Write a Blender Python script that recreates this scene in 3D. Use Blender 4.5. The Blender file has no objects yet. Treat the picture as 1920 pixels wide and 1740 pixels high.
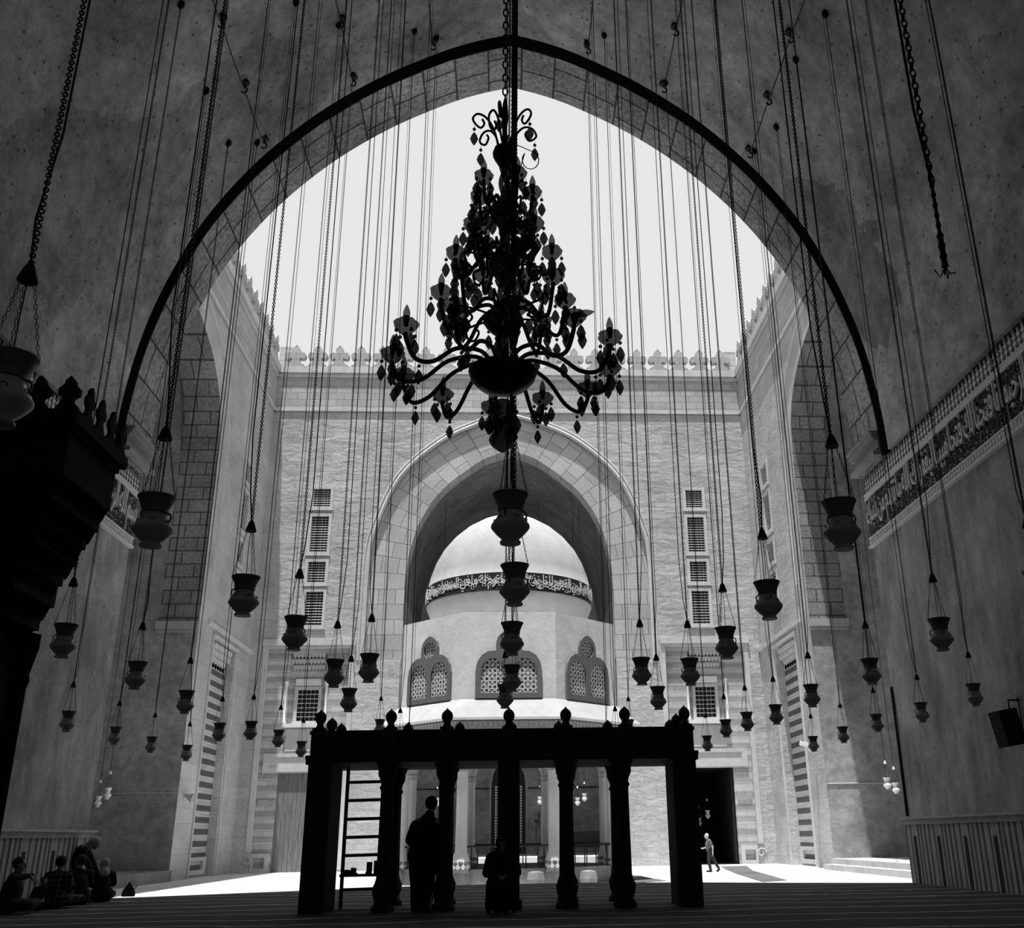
import bpy, bmesh, math, random
from math import sin, cos, pi, radians, sqrt, atan2
from mathutils import Vector, Matrix
from mathutils.geometry import tessellate_polygon
random.seed(7)
S = bpy.context.scene
COL = S.collection

# ---------------------------------------------------------------- camera, sky, sun, exposure
CF, CPX, CPY = 1857.03, 1064.88, 870.0          # focal length and principal point in pixels of 1920x1740
pit, yaw, rol = radians(20.593), radians(3.54), radians(-.952)
CAM = Vector((.025, 0, 1.094))
fw = Vector((sin(yaw)*cos(pit), cos(yaw)*cos(pit), sin(pit)))
r0 = Vector((cos(yaw), -sin(yaw), 0)); u0 = r0.cross(fw)
rt = cos(rol)*r0 + sin(rol)*u0; up = -sin(rol)*r0 + cos(rol)*u0
cd = bpy.data.cameras.new('camera'); cam = bpy.data.objects.new('camera', cd); COL.objects.link(cam)
cam.matrix_world = Matrix(((rt.x, up.x, -fw.x, CAM.x), (rt.y, up.y, -fw.y, CAM.y), (rt.z, up.z, -fw.z, CAM.z), (0, 0, 0, 1)))
cd.sensor_width = 36; cd.lens = CF/1920*36; cd.shift_x = -(CPX-960)/1920; cd.clip_start = .05; cd.clip_end = 500
S.camera = cam
W = bpy.data.worlds.new('sky'); S.world = W; W.use_nodes = True
bg = W.node_tree.nodes['Background']; bg.inputs[0].default_value = (1, 1, 1, 1); bg.inputs[1].default_value = .80
sd = bpy.data.lights.new('sun', 'SUN'); sun = bpy.data.objects.new('sun', sd); COL.objects.link(sun)
sd.energy = 6.4; sd.angle = radians(.6); sun.location = (-5, 30, 45)
SUN = Vector((.07, .195, -1)).normalized()
sun.rotation_euler = SUN.to_track_quat('-Z', 'Y').to_euler()
S.view_settings.view_transform = 'Standard'; S.view_settings.look = 'None'
S.view_settings.exposure = 0; S.view_settings.gamma = 1; S.view_settings.use_curve_mapping = False

def ray(u, v): return fw + rt*((u-CPX)/CF) - up*((v-CPY)/CF)
def at_y(u, v, Y): d = ray(u, v); return CAM + d*((Y-CAM.y)/d.y)
def at_z(u, v, Z): d = ray(u, v); return CAM + d*((Z-CAM.z)/d.z)

# ---------------------------------------------------------------- materials (all neutral greys)
def newmat(name):
    m = bpy.data.materials.new(name); m.use_nodes = True
    nt = m.node_tree; b = nt.nodes['Principled BSDF']
    return m, nt, b
def G(v): return (v, v, v, 1)
def plain(name, g, rough=.6, metal=0, spec=.3, transp=0):
    m, nt, b = newmat(name)
    b.inputs['Base Color'].default_value = G(g); b.inputs['Roughness'].default_value = rough
    b.inputs['Metallic'].default_value = metal; b.inputs['Specular IOR Level'].default_value = spec
    if transp:
        t = nt.nodes.new('ShaderNodeBsdfTransparent'); t.inputs[0].default_value = G(.55)
        x = nt.nodes.new('ShaderNodeMixShader'); x.inputs[0].default_value = transp
        nt.links.new(b.outputs[0], x.inputs[1]); nt.links.new(t.outputs[0], x.inputs[2])
        nt.links.new(x.outputs[0], nt.nodes['Material Output'].inputs[0])
    return m
class NT:
    """small helper for building node graphs"""
    def __init__(s, name):
        s.m, s.nt, s.b = newmat(name); s.b.inputs['Specular IOR Level'].default_value = .15; s.b.inputs['Roughness'].default_value = .85
        s.tc = s.nt.nodes.new('ShaderNodeTexCoord')
    def n(s, t, **k):
        x = s.nt.nodes.new(t)
        for a, v in k.items(): setattr(x, a, v)
        return x
    def l(s, a, b): s.nt.links.new(a, b)
    def math(s, op, a, b=None, clamp=False):
        x = s.n('ShaderNodeMath', operation=op, use_clamp=clamp)
        for i, q in enumerate((a, b)):
            if q is None: continue
            if isinstance(q, (int, float)): x.inputs[i].default_value = q
            else: s.l(q, x.inputs[i])
        return x.outputs[0]
    def sep(s, v):
        x = s.n('ShaderNodeSeparateXYZ'); s.l(v, x.inputs[0]); return x.outputs
    def comb(s, a, b, c=0):
        x = s.n('ShaderNodeCombineXYZ')
        for i, q in enumerate((a, b, c)):
            if isinstance(q, (int, float)): x.inputs[i].default_value = q
            else: s.l(q, x.inputs[i])
        return x.outputs[0]
    def scale(s, v, sc):
        x = s.n('ShaderNodeMapping'); x.inputs['Scale'].default_value = sc; s.l(v, x.inputs[0]); return x.outputs[0]
    def noise(s, v, sc, det=4, rough=.55, dist=0):
        x = s.n('ShaderNodeTexNoise'); s.l(v, x.inputs['Vector']); x.inputs['Scale'].default_value = sc
        x.inputs['Detail'].default_value = det; x.inputs['Roughness'].default_value = rough; x.inputs['Distortion'].default_value = dist
        return x.outputs['Fac']
    def ramp(s, f, pts, interp='LINEAR'):
        x = s.n('ShaderNodeValToRGB'); s.l(f, x.inputs[0]); e = x.color_ramp.elements; x.color_ramp.interpolation = interp
        while len(e) < len(pts): e.new(.5)
        for i, (p, g) in enumerate(pts): e[i].position = p; e[i].color = G(g)
        return x.outputs[0]
    def mix(s, f, a, b, mode='MIX'):
        x = s.n('ShaderNodeMix', data_type='RGBA', blend_type=mode)
        for i, q in ((0, f), (6, a), (7, b)):
            if isinstance(q, (int, float)): x.inputs[i].default_value = q if i == 0 else G(q)
            else: s.l(q, x.inputs[i])
        return x.outputs[2]
    def brick(s, v, w, h, mortar=.02, bias=0):
        x = s.n('ShaderNodeTexBrick'); s.l(v, x.inputs['Vector']); x.inputs['Scale'].default_value = 1
        x.inputs['Brick Width'].default_value = w; x.inputs['Row Height'].default_value = h; x.inputs['Mortar Size'].default_value = mortar
        x.inputs['Mortar Smooth'].default_value = .3; x.inputs['Color1'].default_value = G(.80); x.inputs['Color2'].default_value = G(1); x.inputs['Mortar'].default_value = G(.6)
        x.offset_frequency = 2; return x
    def bump(s, h, strength=.3, dist=.02):
        x = s.n('ShaderNodeBump'); x.inputs['Strength'].default_value = strength; x.inputs['Distance'].default_value = dist
        s.l(h, x.inputs['Height']); s.l(x.outputs[0], s.b.inputs['Normal'])
    def out(s, c): s.l(c, s.b.inputs['Base Color']); return s.m
def wallvec(t, axis):
    o = t.sep(t.tc.outputs['Object'])
    return t.comb(o[0] if axis == 'x' else o[1], o[2], 0), o
def masonry(name, g, axis, w=1.1, h=.55, var=.18, mortar=.018, mdark=.72, bump=.5, stripes=None, plaster=.0, uv=False, lump=.0):
    t = NT(name)
    if uv: v = t.tc.outputs['UV']; o = t.sep(v)
    else: v, o = wallvec(t, axis)
    obj = t.tc.outputs['Object']
    nz = t.noise(obj, .35, 6, .6); nf = t.noise(obj, 9, 5, .65)
    # wobble joints
    br = t.brick(v, w, h, mortar)
    fine = t.ramp(nf, [(.3, 1-var), (.7, 1+var*.2)])
    big = t.ramp(nz, [(.3, 1-var), (.72, 1+var*.2)])
    c = t.mix(1.0, t.mix(1.0, g, fine, 'MULTIPLY'), big, 'MULTIPLY')
    bc = t.mix(br.outputs['Fac'], br.outputs['Color'], mdark)
    if plaster:
        pm = t.ramp(t.noise(obj, .5, 5, .6), [(.5-plaster*.3, 0), (.56, 1)])
        bc = t.mix(pm, 1.0, bc)
    c = t.mix(1.0, c, bc, 'MULTIPLY')
    if stripes:
        per, dark, z0 = stripes
        ph = t.math('FRACT', t.math('DIVIDE', t.math('SUBTRACT', o[2] if not uv else o[1], z0), per))
        c = t.mix(t.math('GREATER_THAN', ph, .5), c, t.mix(1.0, c, dark, 'MULTIPLY'))
    hgt = t.math('SUBTRACT', t.math('MULTIPLY', nf, .6), t.math('MULTIPLY', br.outputs['Fac'], 1.0))
    if lump:
        ln = t.noise(t.scale(obj, (.8, .8, 1.8)), 1.5, 4, .5, .5)
        hgt = t.math('ADD', hgt, t.math('MULTIPLY', ln, lump))
    t.bump(hgt, bump, .03)
    return t.out(c)
def plaster(name, g, var=.35, specks=.5, patch=.25, streak=0):
    t = NT(name); obj = t.tc.outputs['Object']
    a = t.noise(obj, .45, 8, .68, .4); b = t.noise(t.scale(obj, (1, 1, .35)) if streak else obj, 2.6, 8, .7)
    c = t.mix(1.0, t.mix(1.0, g, t.ramp(a, [(.3, 1-var), (.7, 1.08)]), 'MULTIPLY'), t.ramp(b, [(.28, 1-var*.8), (.7, 1.1)]), 'MULTIPLY')
    vo = t.n('ShaderNodeTexVoronoi'); vo.inputs['Scale'].default_value = .22; vo.feature = 'F1'
    wob = t.n('ShaderNodeVectorMath', operation='ADD'); t.l(obj, wob.inputs[0])
    nn = t.n('ShaderNodeTexNoise'); nn.inputs['Scale'].default_value = 1.5; nn.inputs['Detail'].default_value = 5; t.l(obj, nn.inputs['Vector']); t.l(nn.outputs['Color'], wob.inputs[1])
    t.l(wob.outputs[0], vo.inputs['Vector'])
    pc = t.sep(vo.outputs['Color'])[0]
    c = t.mix(1.0, c, t.ramp(pc, [(.0, 1), (.44, 1-patch), (.46, 1), (.8, 1.0-patch*.6)], 'CONSTANT'), 'MULTIPLY')
    if specks:
        sp = t.n('ShaderNodeTexVoronoi'); sp.inputs['Scale'].default_value = 3.6; sp.inputs['Randomness'].default_value = 1; t.l(obj, sp.inputs['Vector'])
        c = t.mix(t.math('LESS_THAN', sp.outputs['Distance'], .13), c, t.mix(1.0, c, 1-specks, 'MULTIPLY'))
    fg = t.noise(obj, 14, 6, .75)
    c = t.mix(1.0, c, t.ramp(fg, [(.34, 1-var*.35), (.62, 1.06)]), 'MULTIPLY')
    t.bump(b, .5, .03)
    return t.out(c)
M = {}
M['plaster'] = plaster('grey_plaster', .80, .62, .6, .42)
M['plaster_low'] = plaster('streaked_plaster', .74, .6, 0, .25, 1)
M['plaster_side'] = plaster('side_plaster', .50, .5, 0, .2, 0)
M['vousoir'] = masonry('voussoir_stone', .72, 'x', .84, .98, .66, .03, .22, .9, uv=True)
M['stone_x'] = masonry('facade_stone', .60, 'x', 1.3, .62, .22, .010, .8, .9, plaster=.5, lump=2.3)
M['stone_y'] = masonry('side_wall_stone', .62, 'y', 1.3, .62, .24, .010, .8, .8, plaster=.5, lump=2.0)
M['stone_band'] = masonry('coursed_stone', .58, 'x', .9, .42, .2, .02, .7, .9)
M['stone_band_y'] = masonry('coursed_side_stone', .58, 'y', .9, .42, .2, .02, .7, .9)
M['stone_arch'] = masonry('arch_stone', .62, 'x', .95, .85, .24, .02, .4, .6, uv=True)
M['jamb'] = masonry('jamb_stone', .48, 'x', 1.25, .62, .5, .03, .3, .9)
M['ablaq_x'] = masonry('banded_stone', .66, 'x', 1.0, .31, .16, .016, .75, .6, stripes=(.62, .72, .1))
M['ablaq_y'] = masonry('banded_portal_stone', .62, 'y', 1.2, .26, .16, .012, .8, .5, stripes=(.52, .22, .12))
M['smooth'] = plaster('pale_stone', .58, .14, 0, .06); M['kerb'] = plaster('shade_darkened_marble', .34, .45, 0, .2, 1)  # kerb: marble with the shade below the eave put into its colour
M['white_plaster'] = plaster('white_plaster', .80, .12, 0, .05); M['dome_plaster'] = plaster('whitewashed_dome', .44, .12, 0, .03, 1)
M['marble'] = plaster('column_marble', .62, .22, 0, 0, 1)
M['molding'] = plaster('moulded_stone', .45, .25, 0, .05)
M['iron'] = plain('iron', .018, .55, .3); M['cord'] = plain('black_cord', .012, .7)
M['lamp'] = plain('smoked_enamel_glass', .58, .45, .0, .5); M['lamp_dark'] = plain('dark_lamp_rim', .20, .5)
M['lamp_pale'] = plain('pale_lamp_glass', .75, .3, 0, .5)
M['crystal'] = plain('smoked_crystal', .03, .12, 0, .6, .22); M['cup'] = plain('frosted_cup_glass', .10, .25, 0, .6, .42)
M['chand'] = plain('dark_chandelier_metal', .015, .35, .4)
M['bulb'] = plain('clear_bulb', .35, .15, 0, .6, .5)
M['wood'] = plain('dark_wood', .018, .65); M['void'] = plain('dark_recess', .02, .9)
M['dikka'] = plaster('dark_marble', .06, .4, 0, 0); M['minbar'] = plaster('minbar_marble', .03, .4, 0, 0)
M['cloth_black'] = plain('black_cloth', .012, .9); M['cloth_dark'] = plain('dark_cloth', .03, .9); M['cloth_mid'] = plain('grey_cloth', .14, .9)
M['cloth_pale'] = plain('pale_cloth', .42, .9); M['skin'] = plain('skin', .28, .6); M['hair'] = plain('dark_hair', .02, .8)
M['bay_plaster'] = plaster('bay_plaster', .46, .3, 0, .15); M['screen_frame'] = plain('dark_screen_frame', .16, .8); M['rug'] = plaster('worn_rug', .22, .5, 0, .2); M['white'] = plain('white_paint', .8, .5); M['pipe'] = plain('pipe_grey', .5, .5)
M['relief'] = plain('stucco_relief', .88, .8); M['relief_bg'] = plain('stucco_ground', .05, .9)
M['dome_bg'] = plain('painted_band_ground', .025, .8)
def wood_mat():
    t = NT('weathered_boards'); o = t.sep(t.tc.outputs['Object'])
    b = t.noise(t.scale(t.tc.outputs['Object'], (6, 6, .5)), 2, 7, .7)
    ln = t.math('FRACT', t.math('MULTIPLY', o[0], 4.2))
    c = t.ramp(b, [(.3, .10), (.7, .26)]); c = t.mix(t.math('LESS_THAN', ln, .06), c, .04)
    t.bump(b, .4, .01); return t.out(c)
M['boards'] = wood_mat()
def carpet_mat():
    t = NT('striped_carpet'); obj = t.tc.outputs['Object']; o = t.sep(obj)
    wob = t.math('MULTIPLY', t.noise(t.scale(obj, (.25, .25, .25)), 1.4, 4), 1.6)
    y = t.math('ADD', o[1], wob)
    f = t.math('FRACT', t.math('DIVIDE', y, 1.15)); ln = t.math('LESS_THAN', f, .075)
    f2 = t.math('FRACT', t.math('DIVIDE', y, .155)); l2 = t.math('LESS_THAN', f2, .2)
    nz = t.noise(obj, 22, 4, .7)
    base = t.ramp(nz, [(.3, .035), (.75, .11)])
    c = t.mix(l2, base, t.mix(1.0, base, .85, 'MULTIPLY')); c = t.mix(ln, c, t.ramp(nz, [(.3, .20), (.7, .80)]))
    t.bump(nz, .4, .01); return t.out(c)
M['carpet'] = carpet_mat()
def paving():
    t = NT('courtyard_paving'); obj = t.tc.outputs['Object']
    br = t.brick(obj, 1.4, .9, .012); n = t.noise(obj, 1.2, 6, .65)
    c = t.mix(1.0, t.mix(1.0, .74, t.ramp(n, [(.3, .86), (.7, 1.05)]), 'MULTIPLY'), t.mix(br.outputs['Fac'], br.outputs['Color'], .7), 'MULTIPLY')
    t.bump(n, .2, .02); return t.out(c)
M['paving'] = paving()
def dado_mat():
    # marble dado: tall upright panels of pale and dark stone along Y
    t = NT('marble_panels'); obj = t.tc.outputs['Object']; o = t.sep(obj)
    y = t.math('DIVIDE', o[1], 1.30); f = t.math('FRACT', y)
    c = t.ramp(f, [(0, .60), (.10, .18), (.17, .56), (.27, .14), (.34, .62), (.44, .17), (.50, .52), (.58, .15), (.64, .60), (.90, .16), (.95, .5)], 'CONSTANT')
    inset = t.math('MULTIPLY', t.math('GREATER_THAN', f, .71), t.math('LESS_THAN', f, .84))
    inset = t.math('MULTIPLY', inset, t.math('LESS_THAN', o[2], .98))
    c = t.mix(inset, c, .06)
    n = t.noise(t.scale(obj, (1, 1, .4)), 7, 6, .7)
    c = t.mix(1.0, c, t.ramp(n, [(.3, .7), (.7, 1.1)]), 'MULTIPLY')
    t.bump(n, .2, .01); return t.out(c)
M['dado'] = dado_mat(); M['window_stone'] = M['stone_x']
def plaid():
    t = NT('checked_shirt'); o = t.sep(t.tc.outputs['Object'])
    a = t.math('LESS_THAN', t.math('FRACT', t.math('MULTIPLY', o[0], 11)), .16); b = t.math('LESS_THAN', t.math('FRACT', t.math('MULTIPLY', o[2], 11)), .14)
    return t.out(t.mix(t.math('MAXIMUM', a, b), .022, .15))
M['plaid'] = plaid()
def grille(name, light, dark, sc=11.0):
    # star lattice screen: pale ribs over dark holes
    t = NT(name); o = t.sep(t.tc.outputs['Object'])
    u = t.math('ADD', o[0], o[1])
    def tri(x, s): return t.math('ABSOLUTE', t.math('SUBTRACT', t.math('FRACT', t.math('MULTIPLY', x, s)), .5))
    d1 = t.math('ADD', u, o[2]); d2 = t.math('SUBTRACT', u, o[2])
    k = t.math('MINIMUM', t.math('MINIMUM', tri(u, sc*.7), tri(o[2], sc*.7)), t.math('MINIMUM', tri(d1, sc*.5), tri(d2, sc*.5)))
    return t.out(t.mix(t.math('LESS_THAN', k, .085), dark, light))
M['lattice'] = grille('pierced_screen', .75, .05, 10.5)
M['lattice_small'] = grille('pierced_screen_small', .6, .05, 12)

# ---------------------------------------------------------------- mesh helpers
class MB:
    def __init__(s): s.v = []; s.f = []; s.uv = []; s.mi = []; s.smooth = False
    def quad(s, *idx, uv=None, mi=0): s.f.append(tuple(idx)); s.uv.append(uv); s.mi.append(mi)
    def add(s, vs, fs, uvs=None, mi=0):
        b = len(s.v); s.v += [tuple(p) for p in vs]
        for i, f in enumerate(fs): s.quad(*[b+k for k in f], uv=None if uvs is None else uvs[i], mi=mi)
        return s
    def box(s, x0, x1, y0, y1, z0, z1, mi=0, M4=None):
        vs = [Vector((x, y, z)) for z in (z0, z1) for y in (y0, y1) for x in (x0, x1)]
        if M4: vs = [M4 @ p for p in vs]
        return s.add(vs, [(0, 2, 3, 1), (4, 5, 7, 6), (0, 1, 5, 4), (2, 6, 7, 3), (0, 4, 6, 2), (1, 3, 7, 5)], mi=mi)
    def lathe(s, prof, n=24, c=(0, 0, 0), M4=None, mi=0, ripple=None, caps=True, sx=1, sy=1):
        vs = []
        for r, z in prof:
            for k in range(n):
                a = 2*pi*k/n; rr = r if ripple is None else r*(1+ripple[1]*cos(ripple[0]*a))
                p = Vector((rr*cos(a)*sx, rr*sin(a)*sy, z)); p = (M4 @ p) if M4 else p
                vs.append(p+Vector(c))
        fs = [(i*n+k, i*n+(k+1) % n, (i+1)*n+(k+1) % n, (i+1)*n+k) for i in range(len(prof)-1) for k in range(n)]
        if caps: fs += [tuple(range(n))[::-1], tuple((len(prof)-1)*n+k for k in range(n))]
        return s.add(vs, fs, mi=mi)
    def tube(s, pts, r, n=6, mi=0, closed=False):
        pts = [Vector(p) for p in pts]; rs = r if isinstance(r, (list, tuple)) else [r]*len(pts)
        vs = []; m = len(pts); prev = None
        for i, p in enumerate(pts):
            a = pts[(i-1) % m] if (closed or i) else p; b = pts[(i+1) % m] if (closed or i < m-1) else p
            t = (b-a); t = t.normalized() if t.length > 1e-9 else Vector((0, 0, 1))
            if prev is None:
                q = Vector((1, 0, 0)) if abs(t.x) < .8 else Vector((0, 1, 0)); u = t.cross(q).normalized()
            else:
                u = prev - t*prev.dot(t); u = u.normalized() if u.length > 1e-6 else t.orthogonal().normalized()
            prev = u; w = t.cross(u)
            for k in range(n):
                a_ = 2*pi*k/n; vs.append(p+(u*cos(a_)+w*sin(a_))*rs[i])
        fs = [(i*n+k, i*n+(k+1) % n, ((i+1) % m)*n+(k+1) % n, ((i+1) % m)*n+k) for i in range(m if closed else m-1) for k in range(n)]
        if not closed: fs += [tuple(range(n))[::-1], tuple((m-1)*n+k for k in range(n))]
        return s.add(vs, fs, mi=mi)
    def ball(s, c, r, n=10, sc=(1, 1, 1), mi=0, M4=None):
        vs = [Vector((0, 0, r))]; c = Vector(c)
        m = max(4, n//2+1)
        for i in range(1, m):
            t = pi*i/m
            for k in range(n): vs.append(Vector((r*sin(t)*cos(2*pi*k/n), r*sin(t)*sin(2*pi*k/n), r*cos(t))))
        vs.append(Vector((0, 0, -r)))
        vs = [Vector((p.x*sc[0], p.y*sc[1], p.z*sc[2])) for p in vs]
        if M4: vs = [M4 @ p for p in vs]
        vs = [p+c for p in vs]
        fs = [(0, 1+k, 1+(k+1) % n) for k in range(n)]
        fs += [(1+i*n+k, 1+(i+1)*n+k, 1+(i+1)*n+(k+1) % n, 1+i*n+(k+1) % n) for i in range(m-2) for k in range(n)]
        L = len(vs)-1; b = 1+(m-2)*n
        fs += [(L, b+(k+1) % n, b+k) for k in range(n)]
        return s.add(vs, fs, mi=mi)
    def capsule(s, a, b, ra, rb, n=10):
        a = Vector(a); b = Vector(b)
        s.ball(a, ra, n); s.ball(b, rb, n)
        return s.tube([a, b], [ra, rb], n)
    def prism(s, poly, to3, d0, d1, mi=0, holes=()):
        """extrude a 2-D polygon (with holes); to3(a, b, depth) -> point"""
        loops = [list(poly)]+[list(h) for h in holes]
        flat = [p for l in loops for p in l]; N = len(flat)
        tri = tessellate_polygon([[Vector((p[0], p[1], 0)) for p in l] for l in loops])
        vs = [to3(a, b, d0) for a, b in flat]+[to3(a, b, d1) for a, b in flat]
        fs = [tuple(t) for t in tri]+[tuple(N+i for i in t[::-1]) for t in tri]
        o = 0
        for l in loops:
            n = len(l)
            for i in range(n): fs.append((o+i, o+(i+1) % n, N+o+(i+1) % n, N+o+i))
            o += n
        return s.add(vs, fs, mi=mi)
    def build(s, name, mat, parent=None, smooth=None, loc=None, **tags):
        me = bpy.data.meshes.new(name); me.from_pydata(s.v, [], s.f)
        mats = mat if isinstance(mat, (list, tuple)) else [mat]
        for m in mats: me.materials.append(m)
        if len(mats) > 1: me.polygons.foreach_set('material_index', s.mi)
        if any(u is not None for u in s.uv):
            ul = me.uv_layers.new(name='UVMap'); k = 0
            for p, u in zip(me.polygons, s.uv):
                for j in range(p.loop_total):
                    if u is not None: ul.data[k].uv = u[j]
                    k += 1
        if smooth: me.polygons.foreach_set('use_smooth', [True]*len(me.polygons))
        me.update()
        bm = bmesh.new(); bm.from_mesh(me); bmesh.ops.recalc_face_normals(bm, faces=bm.faces); bm.to_mesh(me); bm.free()
        if smooth == 'auto': me.set_sharp_from_angle(angle=radians(40))
        o = bpy.data.objects.new(name, me); COL.objects.link(o)
        if parent: o.parent = parent
        if loc is not None: o.location = loc
        for k, v in tags.items(): o[k] = v
        return o
def empty(name, loc=(0, 0, 0), rz=0, **tags):
    o = bpy.data.objects.new(name, None); COL.objects.link(o); o.location = loc; o.rotation_euler = (0, 0, rz); o.empty_display_size = .1
    for k, v in tags.items(): o[k] = v
    return o
def copy_tree(o, parent=None):
    c = o.copy(); COL.objects.link(c); c.parent = parent
    for ch in list(o.children): copy_tree(ch, c)
    return c
XZ = lambda a, b, d: Vector((a, d, b))      # plane facing Y
YZ = lambda a, b, d: Vector((d, a, b))      # plane facing X
XY = lambda a, b, d: Vector((a, b, d))
def smooth_prof(pts, per=5):
    """Catmull-Rom through half-profile points (x, z) from spring to apex"""
    out = []
    for i in range(len(pts)-1):
        p0 = pts[max(i-1, 0)]; p1 = pts[i]; p2 = pts[i+1]; p3 = pts[min(i+2, len(pts)-1)]
        for k in range(per):
            t = k/per
            out.append(tuple(.5*((2*p1[j])+(-p0[j]+p2[j])*t+(2*p0[j]-5*p1[j]+4*p2[j]-p3[j])*t*t+(-p0[j]+3*p1[j]-3*p2[j]+p3[j])*t**3) for j in (0, 1)))
    out.append(pts[-1]); return out
def full(half): return [(-x, z) for x, z in half]+[(x, z) for x, z in half[::-1][1:]]      # left spring -> apex -> right spring
def offset_prof(P, d):
    out = []
    for i, p in enumerate(P):
        a = P[max(i-1, 0)]; b = P[min(i+1, len(P)-1)]
        tx, tz = b[0]-a[0], b[1]-a[1]; L = sqrt(tx*tx+tz*tz) or 1
        out.append((p[0]-tz/L*d, p[1]+tx/L*d))
    return out
def sweep_band(mb, P, to3, d0, d1, c=0, mi=0):
    """surface of profile P between depths d0,d1 with uv (depth, arclength)"""
    L = 0; n = len(P); b = len(mb.v)
    ls = [0]
    for i in range(n-1): ls.append(ls[-1]+sqrt((P[i+1][0]-P[i][0])**2+(P[i+1][1]-P[i][1])**2))
    for p in P: mb.v += [tuple(to3(p[0]+c, p[1], d0)), tuple(to3(p[0]+c, p[1], d1))]
    for i in range(n-1):
        mb.quad(b+2*i, b+2*i+1, b+2*i+3, b+2*i+2, uv=((0, ls[i]), (abs(d1-d0), ls[i]), (abs(d1-d0), ls[i+1]), (0, ls[i+1])), mi=mi)
def arch_shell(mb, P, T, to3, d0, d1, c=0, mi=0):
    """solid arch of thickness T outside P between depths, uv'd inner and end faces"""
    O = offset_prof(P, T); sweep_band(mb, P, to3, d0, d1, c, mi); sweep_band(mb, O, to3, d0, d1, c, mi)
    ls = [0]
    for i in range(len(P)-1): ls.append(ls[-1]+sqrt((P[i+1][0]-P[i][0])**2+(P[i+1][1]-P[i][1])**2))
    for d in (d0, d1):
        b = len(mb.v)
        for p, q in zip(P, O): mb.v += [tuple(to3(p[0]+c, p[1], d)), tuple(to3(q[0]+c, q[1], d))]
        for i in range(len(P)-1):
            mb.quad(b+2*i, b+2*i+1, b+2*i+3, b+2*i+2, uv=((0, ls[i]), (T, ls[i]), (T, ls[i+1]), (0, ls[i+1])), mi=mi)
    for e in (0, -1):
        mb.add([to3(P[e][0]+c, P[e][1], d0), to3(O[e][0]+c, O[e][1], d0), to3(O[e][0]+c, O[e][1], d1), to3(P[e][0]+c, P[e][1], d1)], [(0, 1, 2, 3)], [((0, 0), (T, 0), (T, 1), (0, 1))], mi)
def rect(a0, a1, b0, b1): return [(a0, b0), (a1, b0), (a1, b1), (a0, b1)]
ST = dict(kind='structure')
# ================================================================ THE SETTING
PH = [(9.0, 9.62), (8.96, 10.6), (8.83, 11.8), (8.60, 13.0), (8.22, 14.25), (7.74, 15.45), (7.02, 16.72), (6.1, 17.95), (4.88, 19.2), (3.44, 20.3), (1.9, 21.18), (.9, 21.6), (0, 21.86)]
PROF = full(smooth_prof(PH))
MB().box(-11, 11, -2.6, 23.56, -.42, -.012).build('floor', M['smooth'], **ST)
MB().box(-30, 30, 23.56, 70, -.7, -.4).build('floor_courtyard', M['paving'], **ST)
AP = [(-9.1, 23.56), (-7.6, 24.1), (-6, 24.9), (-4.2, 25.7), (-2, 26.9), (1.6, 26.9), (4.4, 25.9), (6.8, 24.6), (8.2, 23.9), (9.1, 23.56)]
MB().prism(AP+[(9.1, 23.5), (-9.1, 23.5)], XY, -.42, -.012).build('floor_step', M['smooth'], **ST)
MB().prism([(-9.1, -2.5)]+AP+[(9.1, -2.5)], XY, -.012, 0).build('striped_carpet', M['carpet'], label='dark striped prayer carpet covering the raised floor of the vaulted hall', category='carpet')
for s, side in ((-1, 'left'), (1, 'right')):
    w = MB()
    a, b = sorted((s*9.13, s*10.9)); w.box(a, b, -2.5, 23.56, -.42, 9.62)
    w.box(min(s*10.9, s*16), max(s*10.9, s*16), 22.2, 23.3, -.7, 9.62)
    wall = w.build('wall_'+side, M['plaster_low'], **ST)
    # ledge carrying the vault
    a, b = sorted((s*9.0, s*9.9)); MB().box(a, b, -2.5, 21.5, 9.6, 9.68).build('trim_'+('7' if s < 0 else '8'), M['plaster'], **ST)
    # marble dado with cap rail
    a, b = sorted((s*9.06, s*9.2)); MB().box(a, b, -2.5, 23.6, 0, 1.22).build('trim_'+('1' if s < 0 else '2'), M['dado'], **ST)
    r = MB(); a, b = sorted((s*9.02, s*9.2)); r.box(a, b, -2.5, 23.64, 1.22, 1.33); a, b = sorted((s*8.96, s*9.2)); r.box(a, b, -2.5, 23.70, 1.33, 1.375)
    r.build('trim_'+('3' if s < 0 else '4'), M['marble'], **ST)
MB().box(-11, 11, -2.9, -2.5, -.42, 23).build('wall_rear', M['plaster'], **ST)
c = MB(); arch_shell(c, PROF, 1.2, XZ, -2.6, 21.48); c.build('ceiling', M['plaster'], smooth='auto', **ST)
c = MB(); arch_shell(c, offset_prof(PROF, 1.0), .5, XZ, 21.3, 22.3); c.build('ceiling_groove', M['void'], **ST)  # groove coloured near black to stand in for its shade
c = MB(); arch_shell(c, offset_prof(PROF, .005), 1.0, XZ, 21.90, 21.93); c.build('trim_9', M['void'], **ST)  # thin dark lining added behind the ring as painted groove shade
c = MB(); arch_shell(c, PROF, .7, XZ, 21.92, 23.56); ring = c.build('trim_5', M['vousoir'], **ST)
PO = offset_prof(PROF, .55)
poly = [(-16, 9.6), (-16, 27.7), (16, 27.7), (16, 9.6), (9.5, 9.6)]+[p for p in PO[::-1] if p[1] > 9.6]+[(-9.5, 9.6)]
MB().prism(poly, XZ, 22.2, 23.3).build('wall_front', M['stone_x'], **ST)
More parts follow.
